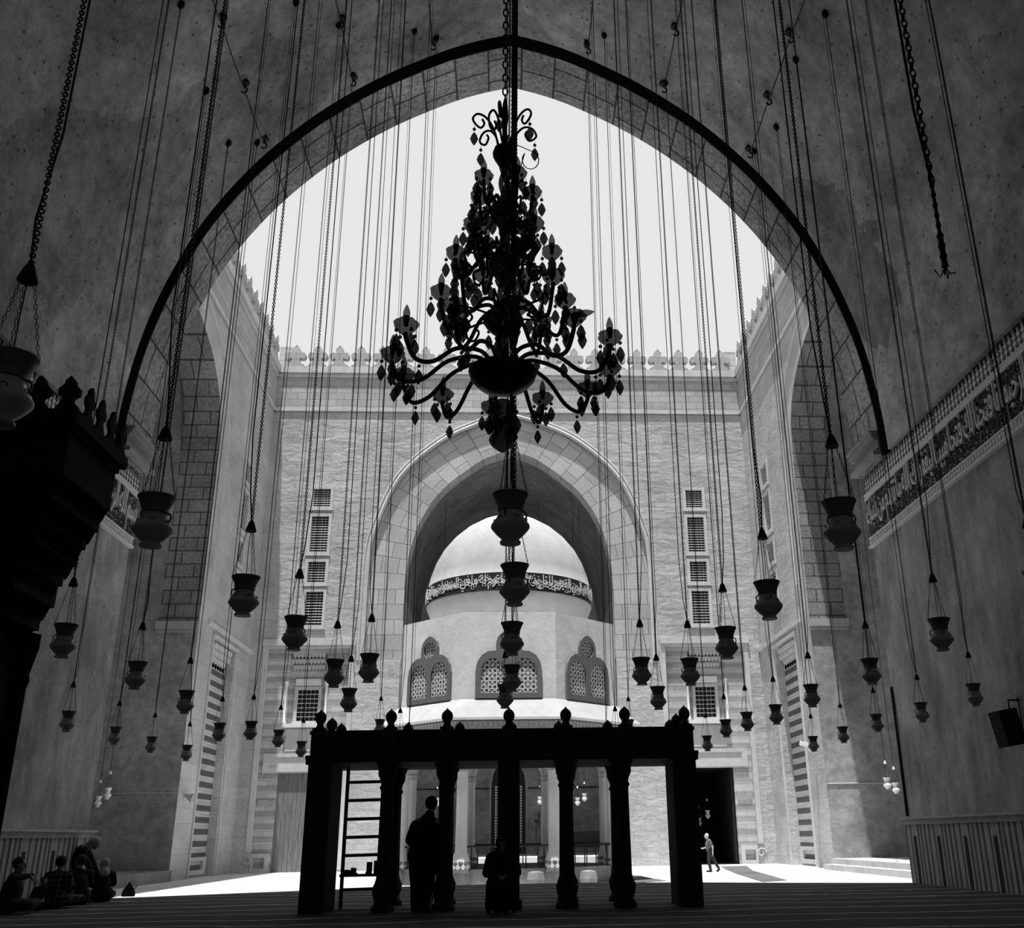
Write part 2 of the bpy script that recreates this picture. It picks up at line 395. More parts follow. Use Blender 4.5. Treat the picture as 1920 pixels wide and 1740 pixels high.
for s in (-1, 1):   # moulded impost under the arch ring
    m = MB()
    for z0, z1, o in ((9.64, 9.74, .20), (9.74, 9.80, .12), (9.80, 10.02, .06), (10.02, 10.08, .14), (10.08, 10.20, .20), (10.2, 10.26, .25)):
        a, b = sorted((s*(9.0-o), s*9.3)); m.box(a, b, 21.92, 23.56+o*.5, z0, z1)
    m.build('impost', M['molding'], ring)

# ---------------------------------------------------------------- writing (Arabic, joined letter forms, laid out right to left)
FORMS = {}
def _reg(ch, iso, dual): FORMS[ch] = (iso, dual)
for ch, iso in zip('\u0627\u062f\u0630\u0631\u0632\u0648\u0629\u0649\u0622\u0623\u0625\u0624', (0xFE8D, 0xFEA9, 0xFEAB, 0xFEAD, 0xFEAF, 0xFEED, 0xFE93, 0xFEEF, 0xFE81, 0xFE83, 0xFE87, 0xFE85)): _reg(ch, iso, False)
for ch, iso in zip('\u0628\u062a\u062b\u062c\u062d\u062e\u0633\u0634\u0635\u0636\u0637\u0638\u0639\u063a\u0641\u0642\u0643\u0644\u0645\u0646\u0647\u064a\u0626', (0xFE8F, 0xFE95, 0xFE99, 0xFE9D, 0xFEA1, 0xFEA5, 0xFEB1, 0xFEB5, 0xFEB9, 0xFEBD, 0xFEC1, 0xFEC5, 0xFEC9, 0xFECD, 0xFED1, 0xFED5, 0xFED9, 0xFEDD, 0xFEE1, 0xFEE5, 0xFEE9, 0xFEF1, 0xFE89)): _reg(ch, iso, True)
def shape(t):
    out = []
    for i, ch in enumerate(t):
        if ch not in FORMS: out.append(ch); continue
        iso, dual = FORMS[ch]
        prev = i > 0 and t[i-1] in FORMS and FORMS[t[i-1]][1]
        nxt = dual and i+1 < len(t) and t[i+1] in FORMS
        out.append(chr(iso+(3 if prev and nxt else 2 if nxt else 1 if prev else 0)))
    return ''.join(out[::-1])
def text_mesh(body, depth=.03):
    cu = bpy.data.curves.new('lettering', 'FONT'); cu.body = body; cu.extrude = depth/2; cu.resolution_u = 2; cu.space_word = .55; cu.space_character = .98
    o = bpy.data.objects.new('lettering', cu); COL.objects.link(o); bpy.context.view_layer.update()
    me = bpy.data.meshes.new_from_object(o.evaluated_get(bpy.context.evaluated_depsgraph_get()))
    vs = [v.co.copy() for v in me.vertices]; fs = [tuple(p.vertices) for p in me.polygons]
    bpy.data.objects.remove(o); bpy.data.curves.remove(cu); bpy.data.meshes.remove(me)
    return vs, fs
FATH = '\u0628\u0633\u0645 \u0627\u0644\u0644\u0647 \u0627\u0644\u0631\u062d\u0645\u0646 \u0627\u0644\u0631\u062d\u064a\u0645 \u0627\u0646\u0627 \u0641\u062a\u062d\u0646\u0627 \u0644\u0643 \u0641\u062a\u062d\u0627 \u0645\u0628\u064a\u0646\u0627 \u0644\u064a\u063a\u0641\u0631 \u0644\u0643 \u0627\u0644\u0644\u0647 \u0645\u0627 \u062a\u0642\u062f\u0645 \u0645\u0646 \u0630\u0646\u0628\u0643'
KURSI = '\u0627\u0644\u0644\u0647 \u0644\u0627 \u0627\u0644\u0647 \u0627\u0644\u0627 \u0647\u0648 \u0627\u0644\u062d\u064a \u0627\u0644\u0642\u064a\u0648\u0645 \u0644\u0627 \u062a\u0627\u062e\u0630\u0647 \u0633\u0646\u0629 \u0648\u0644\u0627 \u0646\u0648\u0645 \u0644\u0647 \u0645\u0627 \u0641\u064a \u0627\u0644\u0633\u0645\u0648\u0627\u062a \u0648\u0645\u0627 \u0641\u064a \u0627\u0644\u0627\u0631\u0636'
def spiral(mb, cx, cz, r, to3, d, sgn=1, w=.02, a0=0, turns=1.3):
    pts = [to3(cx+(r*(1-.75*t))*cos(a0+sgn*2*pi*turns*t), cz+(r*(1-.75*t))*sin(a0+sgn*2*pi*turns*t), d) for t in [i/14 for i in range(15)]]
    mb.tube(pts, [w*(1-.4*i/14) for i in range(15)], 4)
for s, side in ((-1, 'left'), (1, 'right')):
    X = 9.13*s
    def T3(y, z, d, s=s): return Vector((s*(9.13-d), y, z))
    Y0, Y1 = (2.2, 23.56)
    root = empty('inscription_band', (X, 23.5, 7.7), label='carved stucco inscription band high on the %s hall wall' % side, category='inscription')
    root.location = (0, 0, 0)
    b = MB(); b.prism(rect(Y0, Y1+.02, 7.98, 9.02), T3, .002, .02); b.prism(rect(Y0, Y1+.02, 9.12, 9.60), T3, .002, .015); b.build('band_ground', M['relief_bg'], root)
    b = MB()
    for z0, z1, d in ((7.74, 7.80, .10), (7.80, 7.97, .05), (7.97, 8.0, .08), (9.0, 9.03, .07), (9.03, 9.12, .05), (9.12, 9.14, .07)): b.prism(rect(Y0, Y1+.03, z0, z1), T3, .002, d)
    y = Y0
    while y < Y1: b.prism([(y, 7.885), (y+.05, 7.955), (y+.1, 7.885), (y+.05, 7.815)], T3, .04, .075); y += .125
    b.build('band_border', M['relief'], root)
    b = MB(); rnd = random.Random(3+s); y = Y0+.1; k = 0
    while y < Y1-.1:
        for zc in (8.2, 8.5, 8.8):
            spiral(b, y+rnd.uniform(-.05, .05), zc+rnd.uniform(-.05, .05), rnd.uniform(.11, .16), T3, .03, rnd.choice((-1, 1)), .016, rnd.uniform(0, 6))
            for q in range(2):
                a = rnd.uniform(0, 6); b.prism([(y+.13*cos(a), zc+.13*sin(a)), (y+.2*cos(a+.25), zc+.2*sin(a+.25)), (y+.2*cos(a-.25), zc+.2*sin(a-.25))], T3, .01, .045)
        y += .27
    b.build('scrollwork', M['molding'], root)
    b = MB(); y = Y0+.06; k = 0     # leaf fringe above
    while y < Y1-.05:
        z = 9.15
        b.prism([(y-.03, z), (y+.03, z), (y+.015, z+.07), (y+.075, z+.13), (y+.02, z+.15), (y+.01, z+.19), (y+.06, z+.26), (y+.012, z+.27), (y+.02, z+.44-.05*(k % 2)), (y-.03, z+.28), (y-.055, z+.22), (y-.012, z+.18), (y-.06, z+.10), (y-.012, z+.07)], T3, .0, .06); y += .165; k += 1
    b.build('leaf_fringe', M['relief'], root)
    vs, fs = text_mesh(shape(FATH+' '+FATH), .03)
    x0 = min(v.x for v in vs); x1 = max(v.x for v in vs); z0 = min(v.y for v in vs); z1 = max(v.y for v in vs)
    sc = (Y1-Y0-.1)/(x1-x0); out = []
    for v in vs:
        yy = (v.x-x0)*sc
        yy = (Y1-.05-yy) if s > 0 else (Y0+.05+yy)
        out.append(T3(yy, 8.03+(v.y-z0)/(z1-z0)*.94, .07+v.z*1.6))
    b = MB(); b.add(out, fs); b.build('lettering', M['relief'], root)
    root['category'] = 'inscription'

# ---------------------------------------------------------------- courtyard side walls with their great niches
PS = full(smooth_prof([(5.9, 17.6), (5.85, 18.9), (5.6, 20.3), (4.9, 21.4), (3.6, 22.4), (1.9, 23.1), (0, 23.6)]))
PSL = [(-5.9, 10.35)]+PS+[(5.9, 10.35)]
YC = 39.0
merl = [(.60, 0), (.56, .06), (.40, .16), (.26, .32), (.21, .48), (.25, .56), (.38, .50), (.50, .52), (.58, .64), (.58, .80), (.46, .92), (.30, .92), (.19, .90), (.22, 1.0), (.25, 1.1), (.2, 1.22), (.08, 1.32), (0, 1.45)]
merl = [(-x, z) for x, z in merl]+[(x, z) for x, z in merl[::-1][1:]]
def build_window(n, to3, a0, a1, b0, b1, sill=False, rows=None):
    w = empty('window_%d' % n, tuple(to3((a0+a1)/2, b0, 0)), **ST); w.location = (0, 0, 0)
    MB().prism(rect(a0, a1, b0, b1), to3, -.05, .22, holes=[rect(a0+.17, a1-.17, b0+.17, b1-.17)]).prism(rect(a0-.05, a1+.05, b0-.07, b0), to3, -.09, .05).build('window_frame', M['smooth'], w)
    MB().prism(rect(a0+.15, a1-.15, b0+.15, b1-.15), to3, .16, .2).build('dark_pane', M['void'], w)
    g = MB(); rows = rows or int((b1-b0)/.17)
    for i in range(1, rows):
        z = b0+.17+(b1-b0-.34)*i/rows; g.tube([to3(a0+.15, z, .07), to3(a1-.15, z, .07)], .024, 5)
    for i in range(1, 5):
        x = a0+.17+(a1-a0-.34)*i/5; g.tube([to3(x, b0+.15, .11), to3(x, b1-.15, .11)], .012, 5)
    g.build('window_grille', M['pipe'], w); return w
WIN = [(18.77, 20.17), (16.1, 18.52), (14.35, 15.86), (11.95, 14.15)]
wn = 1
def muq(mb, to3, a0, a1, z0, z1, d_top, d_bot, cols=10, rows=4, face=1):
    """tiers of small hanging niches stepping outward as they rise"""
    for i in range(rows):
        za = z0+(z1-z0)*i/rows; zb = z0+(z1-z0)*(i+1)/rows; d = d_bot+(d_top-d_bot)*i/(rows-1)
        w = (a1-a0)/cols
        for k in range(cols):
            c = a0+w*(k+.5)+(w/2 if i % 2 else 0)
            if c+w/2 > a1+.01: continue
            mb.prism([(c-w*.46, zb), (c-w*.46, za+(zb-za)*.45), (c-w*.2, za+(zb-za)*.3), (c, za), (c+w*.2, za+(zb-za)*.3), (c+w*.46, za+(zb-za)*.45), (c+w*.46, zb)], to3, d, d_bot+.02)
for s, side in ((-1, 'left'), (1, 'right')):
    X0 = 13.92
    def T3(y, z, d, s=s): return Vector((s*(13.92+d), y, z))
    hole = [(YC-5.92, -.5), (YC-5.92, 10)]+[(YC+x, z) for x, z in offset_prof(PS, .02)]+[(YC+5.92, 10), (YC+5.92, -.5)]
    holes = [hole, rect(47.6, 51.4, -.5, 10.1)]+[rect(49.73, 50.97, z0+.1, z1-.1) for z0, z1 in WIN]
    w = MB(); w.prism(rect(23.3, 56.2, -.9, 27.2), T3, 0, 1.5, holes=holes)
    wall = w.build('wall_courtyard_'+side, M['stone_y'], **ST)
    w = MB()      # cornice, coursed band
    w.prism(rect(23.3, 54.5, 27.3, 27.72), T3, -.22, 1.5); w.prism(rect(23.3, 54.5, 27.05, 27.3), T3, -.10, 1.5); w.prism(rect(23.3, 54.5, 24.85, 25.05), T3, -.10, .1); w.build('cornice', M['smooth'], wall)
    w = MB(); w.prism(rect(23.3, 54.5, 25.05, 27.1), T3, -.03, .1); w.build('coursed_band', M['stone_band_y'], wall)
    y = 24.4; m0 = None
    while y < 54:
        if m0 is None: m = m0 = MB().prism(merl, lambda a, b, d: Vector((d, a, b)), 0, .4).build('merlon', M['stone_band_y'], wall)
        else: m = m0.copy(); COL.objects.link(m)
        m.location = (s*13.92-.2, y, 27.72); y += 1.3
    # niche arch ring, jambs, inner vault
    c = MB(); arch_shell(c, [(x+YC, z) for x, z in PSL], .6, T3, .01, 1.73); r = c.build('niche_arch', M['jamb'], wall)
    c = MB()
    for a, b in ((YC-6.5, YC-5.9), (YC+5.9, YC+6.5)): c.prism(rect(a, b, -.5, 10.36), T3, .01, 1.73)
    c.prism(rect(YC+5.9, YC+6.9, -.5, 24), T3, 1.73, 14); c.prism(rect(YC-6.9, YC-5.9, -.5, 24), T3, 1.70, 14)
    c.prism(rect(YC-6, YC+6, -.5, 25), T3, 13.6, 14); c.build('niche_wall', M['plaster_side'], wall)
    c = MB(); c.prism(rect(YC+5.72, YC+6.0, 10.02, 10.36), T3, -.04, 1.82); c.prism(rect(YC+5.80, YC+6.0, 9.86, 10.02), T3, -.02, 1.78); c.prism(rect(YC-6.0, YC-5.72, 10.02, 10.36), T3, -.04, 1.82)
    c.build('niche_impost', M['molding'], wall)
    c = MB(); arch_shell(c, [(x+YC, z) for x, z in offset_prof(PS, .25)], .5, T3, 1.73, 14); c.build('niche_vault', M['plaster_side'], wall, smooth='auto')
    c = MB(); c.prism(rect(YC-5.95, YC+5.95, -.5, .03), T3, -.1, 14); c.build('niche_platform', M['smooth' if s > 0 else 'kerb'], wall)  # left platform darker: the shade there is put into its colour
    if s > 0: MB().prism(rect(34, 44.6, -.4, -.18), T3, -.55, -.1).build('niche_step', M['smooth'], wall)
    c = MB(); c.tube([T3(YC+5.88, 3.07, .05), T3(YC+5.88, 3.07, 12)], .03, 5); c.build('niche_conduit', M['molding'] if s < 0 else M['pipe'], wall)
    c = MB(); HO = [(x+YC, z) for x, z in offset_prof([(-5.9, 12.3)]+PS+[(5.9, 12.3)], 1.35)]; c.tube([T3(a, b, .0) for a, b in HO], .09, 6); c.build('hood_moulding', M['smooth'], wall)
    # frame ledge and banded portal
    c = MB(); c.prism(rect(46.3, 54.5, 10.52, 10.72), T3, -.12, .1)
    for y in (47.35, 51.62): c.prism(rect(y-.07, y+.07, -.4, 10.3), T3, -.08, .1)
    c.prism(rect(47.3, 51.7, 10.16, 10.3), T3, -.1, .1); c.build('portal_frame', M['smooth'], wall)
    c = MB(); c.prism(rect(47.5, 51.5, -.5, 10.2), T3, .42, .6); c.build('portal_banding', M['ablaq_y'], wall)
    c = MB(); muq(c, T3, 47.7, 51.3, 8.95, 10.0, .02, .42, 8, 4); c.build('portal_muqarnas', M['smooth'], wall)
    c = MB(); c.prism(rect(47.8, 51.2, -.3, .45), T3, .30, .44, holes=[rect(48.3, 50.7, -.1, .3)]); c.build('portal_plinth', M['smooth'], wall)
    for z0, z1 in WIN: build_window(wn, T3, 49.6, 51.1, z0, z1); wn += 1

# ---------------------------------------------------------------- far wall of the courtyard
FY = 54.5
def F3(x, z, d): return Vector((x, FY+d, z))
PB = full(smooth_prof([(5.86, 14.2), (5.72, 15.8), (5.2, 17.95), (3.95, 20.0), (1.9, 21.72), (.8, 22.25), (0, 22.5)]))
PF = full(smooth_prof([(7.98, 14.2), (7.92, 16.0), (7.65, 17.6), (6.38, 20.75), (4.1, 23.0), (2.0, 24.1), (.86, 24.5), (0, 24.75)]))
outer = [(-13.92, -.9), (-13.92, 27.2), (13.92, 27.2), (13.92, -.9), (5.9, -.9), (5.9, 10.2), (7.98, 10.2)]+PF[::-1]+[(-7.98, 10.2), (-5.9, 10.2), (-5.9, -.9)]
holes = []
for s in (-1, 1):
    holes.append([(s*8.62, -.5), (s*8.62, 10.9), (s*13.02, 10.9), (s*13.02, -.5)])
    holes += [[(s*(10.1+.1), z0+.1), (s*(11.4-.1), z0+.1), (s*11.3, z1-.1), (s*10.2, z1-.1)] for z0, z1 in WIN]
fac = MB().prism(outer, F3, 0, 1.4, holes=holes).build('wall_back', M['stone_x'], **ST)
MB().prism(rect(-13.92, 13.92, 25.05, 27.1), F3, -.03, .1).build('coursed_band', M['stone_band'], fac)
MB().prism(rect(-13.92, 13.92, 27.3, 27.72), F3, -.22, 1.4).prism(rect(-13.92, 13.92, 27.05, 27.3), F3, -.1, 1.4).prism(rect(-13.92, 13.92, 24.85, 25.05), F3, -.1, .1).build('cornice', M['smooth'], fac)
m0 = MB().prism(merl, XZ, 0, .4).build('merlon', M['stone_band'], fac); m0.location = (0, FY-.2, 27.72)
for k in range(-10, 11):
    if k == 0: continue
    m = m0.copy(); COL.objects.link(m); m.location = (k*1.29, FY-.2, 27.72)
for s in (-1, 1): MB().box(min(s*13.2, s*13.92), max(s*13.2, s*13.92), FY, FY+.5, 27.7, 29.1).build('corner_block', M['stone_band'], fac)
# recessed face, arch ring with radial joints, hood moulding
MB().prism([(-8.4, 10), (-8.4, 25.2), (8.4, 25.2), (8.4, 10), (7.9, 10)]+[p for p in offset_prof(PB, 2.0)[::-1]]+[(-7.9, 10)], F3, .18, 1.3).build('arch_face', M['stone_x'], fac)
c = MB(); arch_shell(c, [(-5.86, 9.9)]+PB+[(5.86, 9.9)], 2.15, F3, .165, 1.35); c.build('arch_ring', M['stone_arch'], fac)
c = MB(); c.tube([F3(x, z, -.02) for x, z in [(-7.98, 10.2)]+PF+[(7.98, 10.2)]], .11, 6); c.tube([F3(x, z, .0) for x, z in offset_prof([(-7.98, 10.2)]+PF+[(7.98, 10.2)], .22)], .06, 6); c.build('hood_moulding', M['smooth'], fac)
c = MB()
for s in (-1, 1): c.prism([(s*5.86, -.9), (s*8.0, -.9), (s*8.0, 10.3), (s*5.86, 10.3)], F3, .06, 1.35)
c.build('arch_pier', M['bay_plaster'], fac)
PBi = offset_prof(PB, .22)
c = MB(); arch_shell(c, PBi, .6, F3, 1.35, 13.1)
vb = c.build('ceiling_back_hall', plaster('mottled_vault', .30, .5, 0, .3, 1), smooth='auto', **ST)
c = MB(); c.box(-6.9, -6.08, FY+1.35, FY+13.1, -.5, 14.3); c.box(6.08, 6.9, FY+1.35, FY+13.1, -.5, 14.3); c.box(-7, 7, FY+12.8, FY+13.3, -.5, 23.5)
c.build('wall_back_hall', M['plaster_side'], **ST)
MB().box(-6.05, 6.05, FY-.1, FY+13, -.5, .1).build('floor_back_hall', M['smooth'], **ST)
MB().tube([(-6, FY+12.77, 4.05), (6, FY+12.77, 4.05)], .04, 5).build('trim_6', M['void'], **ST)
d = empty('door_1', (0, 0, 0), **ST)
P = [(x*.62, z) for x, z in [(1.75, .1), (1.75, 4.3), (1.6, 4.9), (1.2, 5.4), (.6, 5.75), (0, 5.9)]]; P = [(-x, z) for x, z in P]+[(x, z) for x, z in P[::-1][1:]]
MB().prism([(x*1.15, z*1.03) for x, z in P], F3, 12.7, 12.85).build('door_frame', M['molding'], d)
MB().prism(P, F3, 12.62, 12.72).build('door_leaf', M['wood'], d)
c = MB()
for sx in (-.72, .72):
    for k in range(22): c.box(sx-.14, sx-.02, FY+12.58, FY+12.63, .5+k*.17, .61+k*.17); c.box(sx+.02, sx+.14, FY+12.58, FY+12.63, .5+k*.17, .61+k*.17)
c.build('door_lights', M['white'], d)
for s in (-1, 1):   # lower bays
    def Q3(x, z, d, s=s): return Vector((s*x, FY+d, z))
    bay = MB().prism(rect(8.5, 13.1, -.5, 11.0), Q3, .26, .5, holes=[rect(9.6, 12.0, -.48, 4.44), rect(9.86, 11.82, 6.85, 10.66)]).build('bay_banding', M['ablaq_x'], fac)
    c = MB().prism(rect(8.35, 13.3, 11.0, 11.32), Q3, -.16, .2).prism(rect(8.35, 8.6, -.3, 11.0), Q3, -.06, .2).prism(rect(13.0, 13.25, .6, 11.0), Q3, -.06, .2).prism(rect(8.6, 13.0, 10.88, 11.0), Q3, -.1, .3)
    c.tube([Q3(13.12+r*cos(a), .15+r*sin(a), -.04) for a, r in [(k*pi/6, .24-.012*k) for k in range(15)]], .04, 5)
    c.build('bay_frame', M['smooth'], fac)
    MB().prism(rect(9.8, 11.9, 6.8, 10.7), Q3, .62, .8, holes=[rect(10.2, 11.4, 7.0, 8.75)]).build('niche_back', M['ablaq_x'], fac)
    c = MB(); muq(c, Q3, 9.88, 11.8, 9.4, 10.66, .30, .60, 10, 4); c.build('bay_muqarnas', M['smooth'], fac)
    MB().prism(rect(9.75, 11.95, 6.7, 6.88), Q3, .0, .62).prism(rect(10.15, 11.5, 8.92, 9.28), Q3, .5, .64).build('niche_sill', M['white_plaster'], fac)
    for x in (9.78, 11.92):
        MB().lathe([(.09, 0), (.11, .08), (.065, .16), (.065, 1.9), (.11, 2.05), (.12, 2.2)], 10, c=tuple(Q3(x, 6.9, .22))).build('colonnette', M['white_plaster'], fac, smooth='auto')
    build_window(wn, lambda a, b, d, s=s: Vector((s*a, FY+.55+d, b)), 10.08, 11.52, 6.9, 8.88, rows=7); wn += 1
    MB().prism(rect(8.9, 12.8, 4.46, 5.38), Q3, .14, .3, holes=[rect(9.2, 12.5, 4.7, 5.2)]).prism(rect(8.9, 12.8, 4.4, 5.3), Q3, .2, .3).build('door_lintel', M['smooth'], fac)
    MB().prism(rect(9.95, 11.75, 5.5, 6.6), Q3, .22, .3).build('carved_panel', M['smooth'], fac)
    MB().prism(rect(12.1, 12.9, 2.75, 3.1), Q3, .2, .3).build('carved_block', M['molding'], fac)
    MB().prism(rect(12.1, 13.0, -.4, .5), Q3, .1, .3, holes=[rect(12.3, 12.85, -.2, .3)]).build('door_plinth', M['smooth'], fac)
    for z0, z1 in WIN: build_window(wn, Q3, 10.1, 11.4, z0, z1); wn += 1
d = empty('door_2', (0, 0, 0), **ST)
MB().box(-12.0, -9.6, FY+.34, FY+.46, -.4, 4.44).build('door_leaf', M['boards'], d)
d = empty('door_3', (0, 0, 0), **ST)    # open doorway; the unlit dark of the passage is put into its colour
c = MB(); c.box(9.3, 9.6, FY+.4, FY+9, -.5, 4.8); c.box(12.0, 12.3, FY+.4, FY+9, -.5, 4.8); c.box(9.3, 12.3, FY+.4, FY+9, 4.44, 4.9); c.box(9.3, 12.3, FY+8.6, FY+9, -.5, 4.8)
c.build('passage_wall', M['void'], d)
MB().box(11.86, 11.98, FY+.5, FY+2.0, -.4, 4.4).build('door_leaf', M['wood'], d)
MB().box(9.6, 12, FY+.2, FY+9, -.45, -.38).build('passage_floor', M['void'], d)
# ================================================================ THINGS
# ---- domed ablution pavilion in the courtyard
def rotz(a): return Matrix.Rotation(a, 4, 'Z')
pv = empty('ablution_pavilion', (0, 39, -.4), label='domed octagonal fountain pavilion standing in the middle of the courtyard', category='pavilion')
def oct_ring(mb, prof, mi=0):       # prof = [(apothem, z)] closed loop of rows
    n = 8; vs = []
    for a, z in prof:
        R = a/cos(pi/8)
        for k in range(n):
            t = pi/8+k*pi/4; vs.append((R*cos(t), R*sin(t), z+.4))
    mb.add(vs, [(i*n+k, i*n+(k+1) % n, (i+1)*n+(k+1) % n, (i+1)*n+k) for i in range(len(prof)-1) for k in range(n)], mi=mi)
c = MB(); oct_ring(c, [(3.98, 5.2), (3.98, 8.62), (3.6, 8.62), (3.1, 8.66), (.1, 8.7)]); c.build('drum', M['white_plaster'], pv)
c = MB(); oct_ring(c, [(4.0, 5.58), (4.35, 5.30), (4.82, 4.88), (4.84, 4.80), (3.9, 4.85), (3.9, 5.3)]); c.build('eave_roof', M['dome_plaster'], pv)
c = MB(); oct_ring(c, [(4.60, 4.80), (4.55, 4.42), (4.4, 4.30), (4.0, 4.25), (3.6, 4.25), (3.6, 4.8), (4.6, 4.8)])
for k in range(8):
    Mk = rotz(k*pi/4)
    for i in range(22):
        x = -1.8+i*3.6/21
        c.add([Mk @ Vector(p) for p in ((x-.07, -4.64, 5.16), (x+.07, -4.64, 5.16), (x, -4.61, 4.88), (x-.07, -4.5, 5.16), (x+.07, -4.5, 5.16), (x, -4.5, 4.88))], [(0, 1, 2), (3, 5, 4), (0, 2, 5, 3), (1, 4, 5, 2), (0, 3, 4, 1)])
c.build('wooden_frieze', M['molding'], pv)
dome = [(2.95, 8.6), (3.0, 8.9), (3.10, 9.15), (3.22, 9.45), (3.24, 9.5), (3.27, 9.56), (3.27, 10.28), (3.23, 10.32), (3.14, 10.75), (2.95, 11.3), (2.66, 11.85), (2.26, 12.35), (1.76, 12.8), (1.18, 13.15), (.58, 13.38), (.02, 13.52)]
MB().lathe([(r, z+.4) for r, z in dome], 64).build('dome', M['dome_plaster'], pv, smooth='auto')
bd = MB().lathe([(3.25, 9.98), (3.29, 10.0), (3.29, 10.66), (3.25, 10.68)], 64, caps=False).build('dome_band', M['dome_bg'], pv, smooth='auto')
vs, fs = text_mesh(shape(KURSI), .02)
x0 = min(v.x for v in vs); x1 = max(v.x for v in vs); z0 = min(v.y for v in vs); z1 = max(v.y for v in vs)
out = []
for v in vs:
    a = -pi+(v.x-x0)/(x1-x0)*pi; r = 3.30+v.z; out.append((r*cos(a), r*sin(a), 10.03+(v.y-z0)/(z1-z0)*.6))
    
c = MB(); c.add(out, fs); rnd = random.Random(5)
def Cyl(a, z, d): return Vector(((3.295+d)*cos(a), (3.295+d)*sin(a), z))
for k in range(150):
    a = -pi+k*pi/150; spiral(c, 0, 0, .1, lambda x, y, d, a=a, z=10.15+rnd.random()*.36: Cyl(a+x/3.3, z+y, .005), 0, rnd.choice((-1, 1)), .011, rnd.uniform(0, 6), 1)
c.build('dome_lettering', M['white_plaster'], bd)
# paired arched screens on each face
def arch_poly(cx, w, z0, zs, top, n=8):
    return [(cx-w, z0), (cx-w, zs)]+[(cx-w*cos(pi*k/(2*n)), zs+(top-zs)*sin(pi*k/(2*n))) for k in range(1, n)]+[(cx, top)]+[(cx+w*cos(pi*k/(2*n)), zs+(top-zs)*sin(pi*k/(2*n))) for k in range(n-1, 0, -1)]+[(cx+w, zs), (cx+w, z0)]
def circ(cx, cz, r, n=20): return [(cx+r*cos(2*pi*k/n), cz+r*sin(2*pi*k/n)) for k in range(n)]
FT = lambda a, b, d: Vector((a, -3.98+d, b+.4))
hs = [arch_poly(-.55, .44, 5.78, 6.5, 6.98), arch_poly(.55, .44, 5.78, 6.5, 6.98)]
outl = [(-1.16, 5.6), (-1.16, 6.55), (-1.1, 6.85), (-.95, 7.08), (-.72, 7.22), (-.45, 7.24), (-.45, 7.52), (-.38, 7.74), (-.2, 7.9), (0, 7.98)]
outl = outl+[(-x, z) for x, z in outl[::-1][1:]]
win0 = MB().prism(outl, FT, -.09, .05, holes=hs+[circ(0, 7.46, .31)]).build('screen_frame', M['screen_frame'], pv)
MB().prism(hs[0], FT, -.02, .02).build('pierced_screen', M['lattice'], win0)
MB().prism(hs[1], FT, -.02, .02).build('pierced_screen', M['lattice'], win0)
MB().prism(circ(0, 7.46, .31), FT, -.02, .02).build('round_screen', M['lattice_small'], win0)
for k in (-2, -1, 1, 2, 4):
    w2 = copy_tree(win0, pv); w2.rotation_euler.z = k*pi/4
col0 = MB().lathe([(.30, .0), (.32, .1), (.32, .75), (.26, .9), (.24, 1.0), (.205, 1.05), (.19, 2.2), (.185, 3.55), (.20, 3.6)], 10).build('column', M['marble'], pv, smooth='auto')
MB().lathe([(.20, 3.6), (.2, 3.7), (.24, 3.78), (.2, 3.85), (.30, 4.1), (.36, 4.4), (.42, 4.65)], 8).build('capital', M['molding'], col0)
MB().lathe([(.36, 0), (.36, .42), (.30, .6), (.33, .7), (.32, .76)], 12).build('column_base', M['rug'], col0)
R8 = 3.72/cos(pi/8)
for k in range(8):
    t = pi/8+k*pi/4; cc = col0 if k == 0 else copy_tree(col0, pv); cc.location = (R8*cos(t), R8*sin(t), 0)
c = MB()
for k in range(8):
    if k == 0: pass
    c.box(-1.35, 1.35, -3.85, -3.6, 0, .52, M4=rotz(k*pi/4))
c.build('stone_kerb', M['kerb'], pv)
c = MB()
for k in range(8):
    Mk = rotz(k*pi/4)
    for x in (-1.2, -.6, 0, .6, 1.2): c.tube([Mk @ Vector((x, -3.72, .5)), Mk @ Vector((x, -3.72, 1.22))], .022, 5)
    c.tube([Mk @ Vector((-1.4, -3.72, 1.22)), Mk @ Vector((1.4, -3.72, 1.22))], .035, 5)
c.build('railing', M['iron'], pv)
for x in (-2.0, 0.9, 2.6): MB().lathe([(.26, 0), (.30, .2), (.26, .42), (.1, .46)], 9, c=(x, -4.5, 0), sy=.8).build('washing_stool', M['kerb'], pv)

# ---- tribune (dikka) on piers and columns
dk = empty('singers_tribune', (0, 17.4, 0), -.022, label='dark raised stone tribune on square piers and slender columns in the hall', category='tribune')
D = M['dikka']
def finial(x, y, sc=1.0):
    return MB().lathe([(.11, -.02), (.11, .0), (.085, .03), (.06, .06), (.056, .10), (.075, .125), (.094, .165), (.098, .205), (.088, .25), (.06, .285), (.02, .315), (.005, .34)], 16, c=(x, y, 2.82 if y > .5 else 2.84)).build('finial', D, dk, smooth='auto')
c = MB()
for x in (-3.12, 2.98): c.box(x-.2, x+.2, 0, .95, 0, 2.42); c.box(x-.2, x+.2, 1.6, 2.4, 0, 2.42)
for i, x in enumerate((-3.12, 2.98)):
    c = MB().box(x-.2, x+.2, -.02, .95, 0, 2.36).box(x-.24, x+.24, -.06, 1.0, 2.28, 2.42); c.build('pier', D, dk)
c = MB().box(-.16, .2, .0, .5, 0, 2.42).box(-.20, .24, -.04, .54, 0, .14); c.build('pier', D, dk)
shaft = [(.165, 0), (.17, .06), (.12, .14), (.15, .24), (.165, .34), (.125, .44), (.112, .5), (.105, 1.2), (.10, 1.85), (.125, 1.9), (.10, 1.95), (.115, 2.02), (.15, 2.1), (.15, 2.2), (.19, 2.3), (.20, 2.42)]
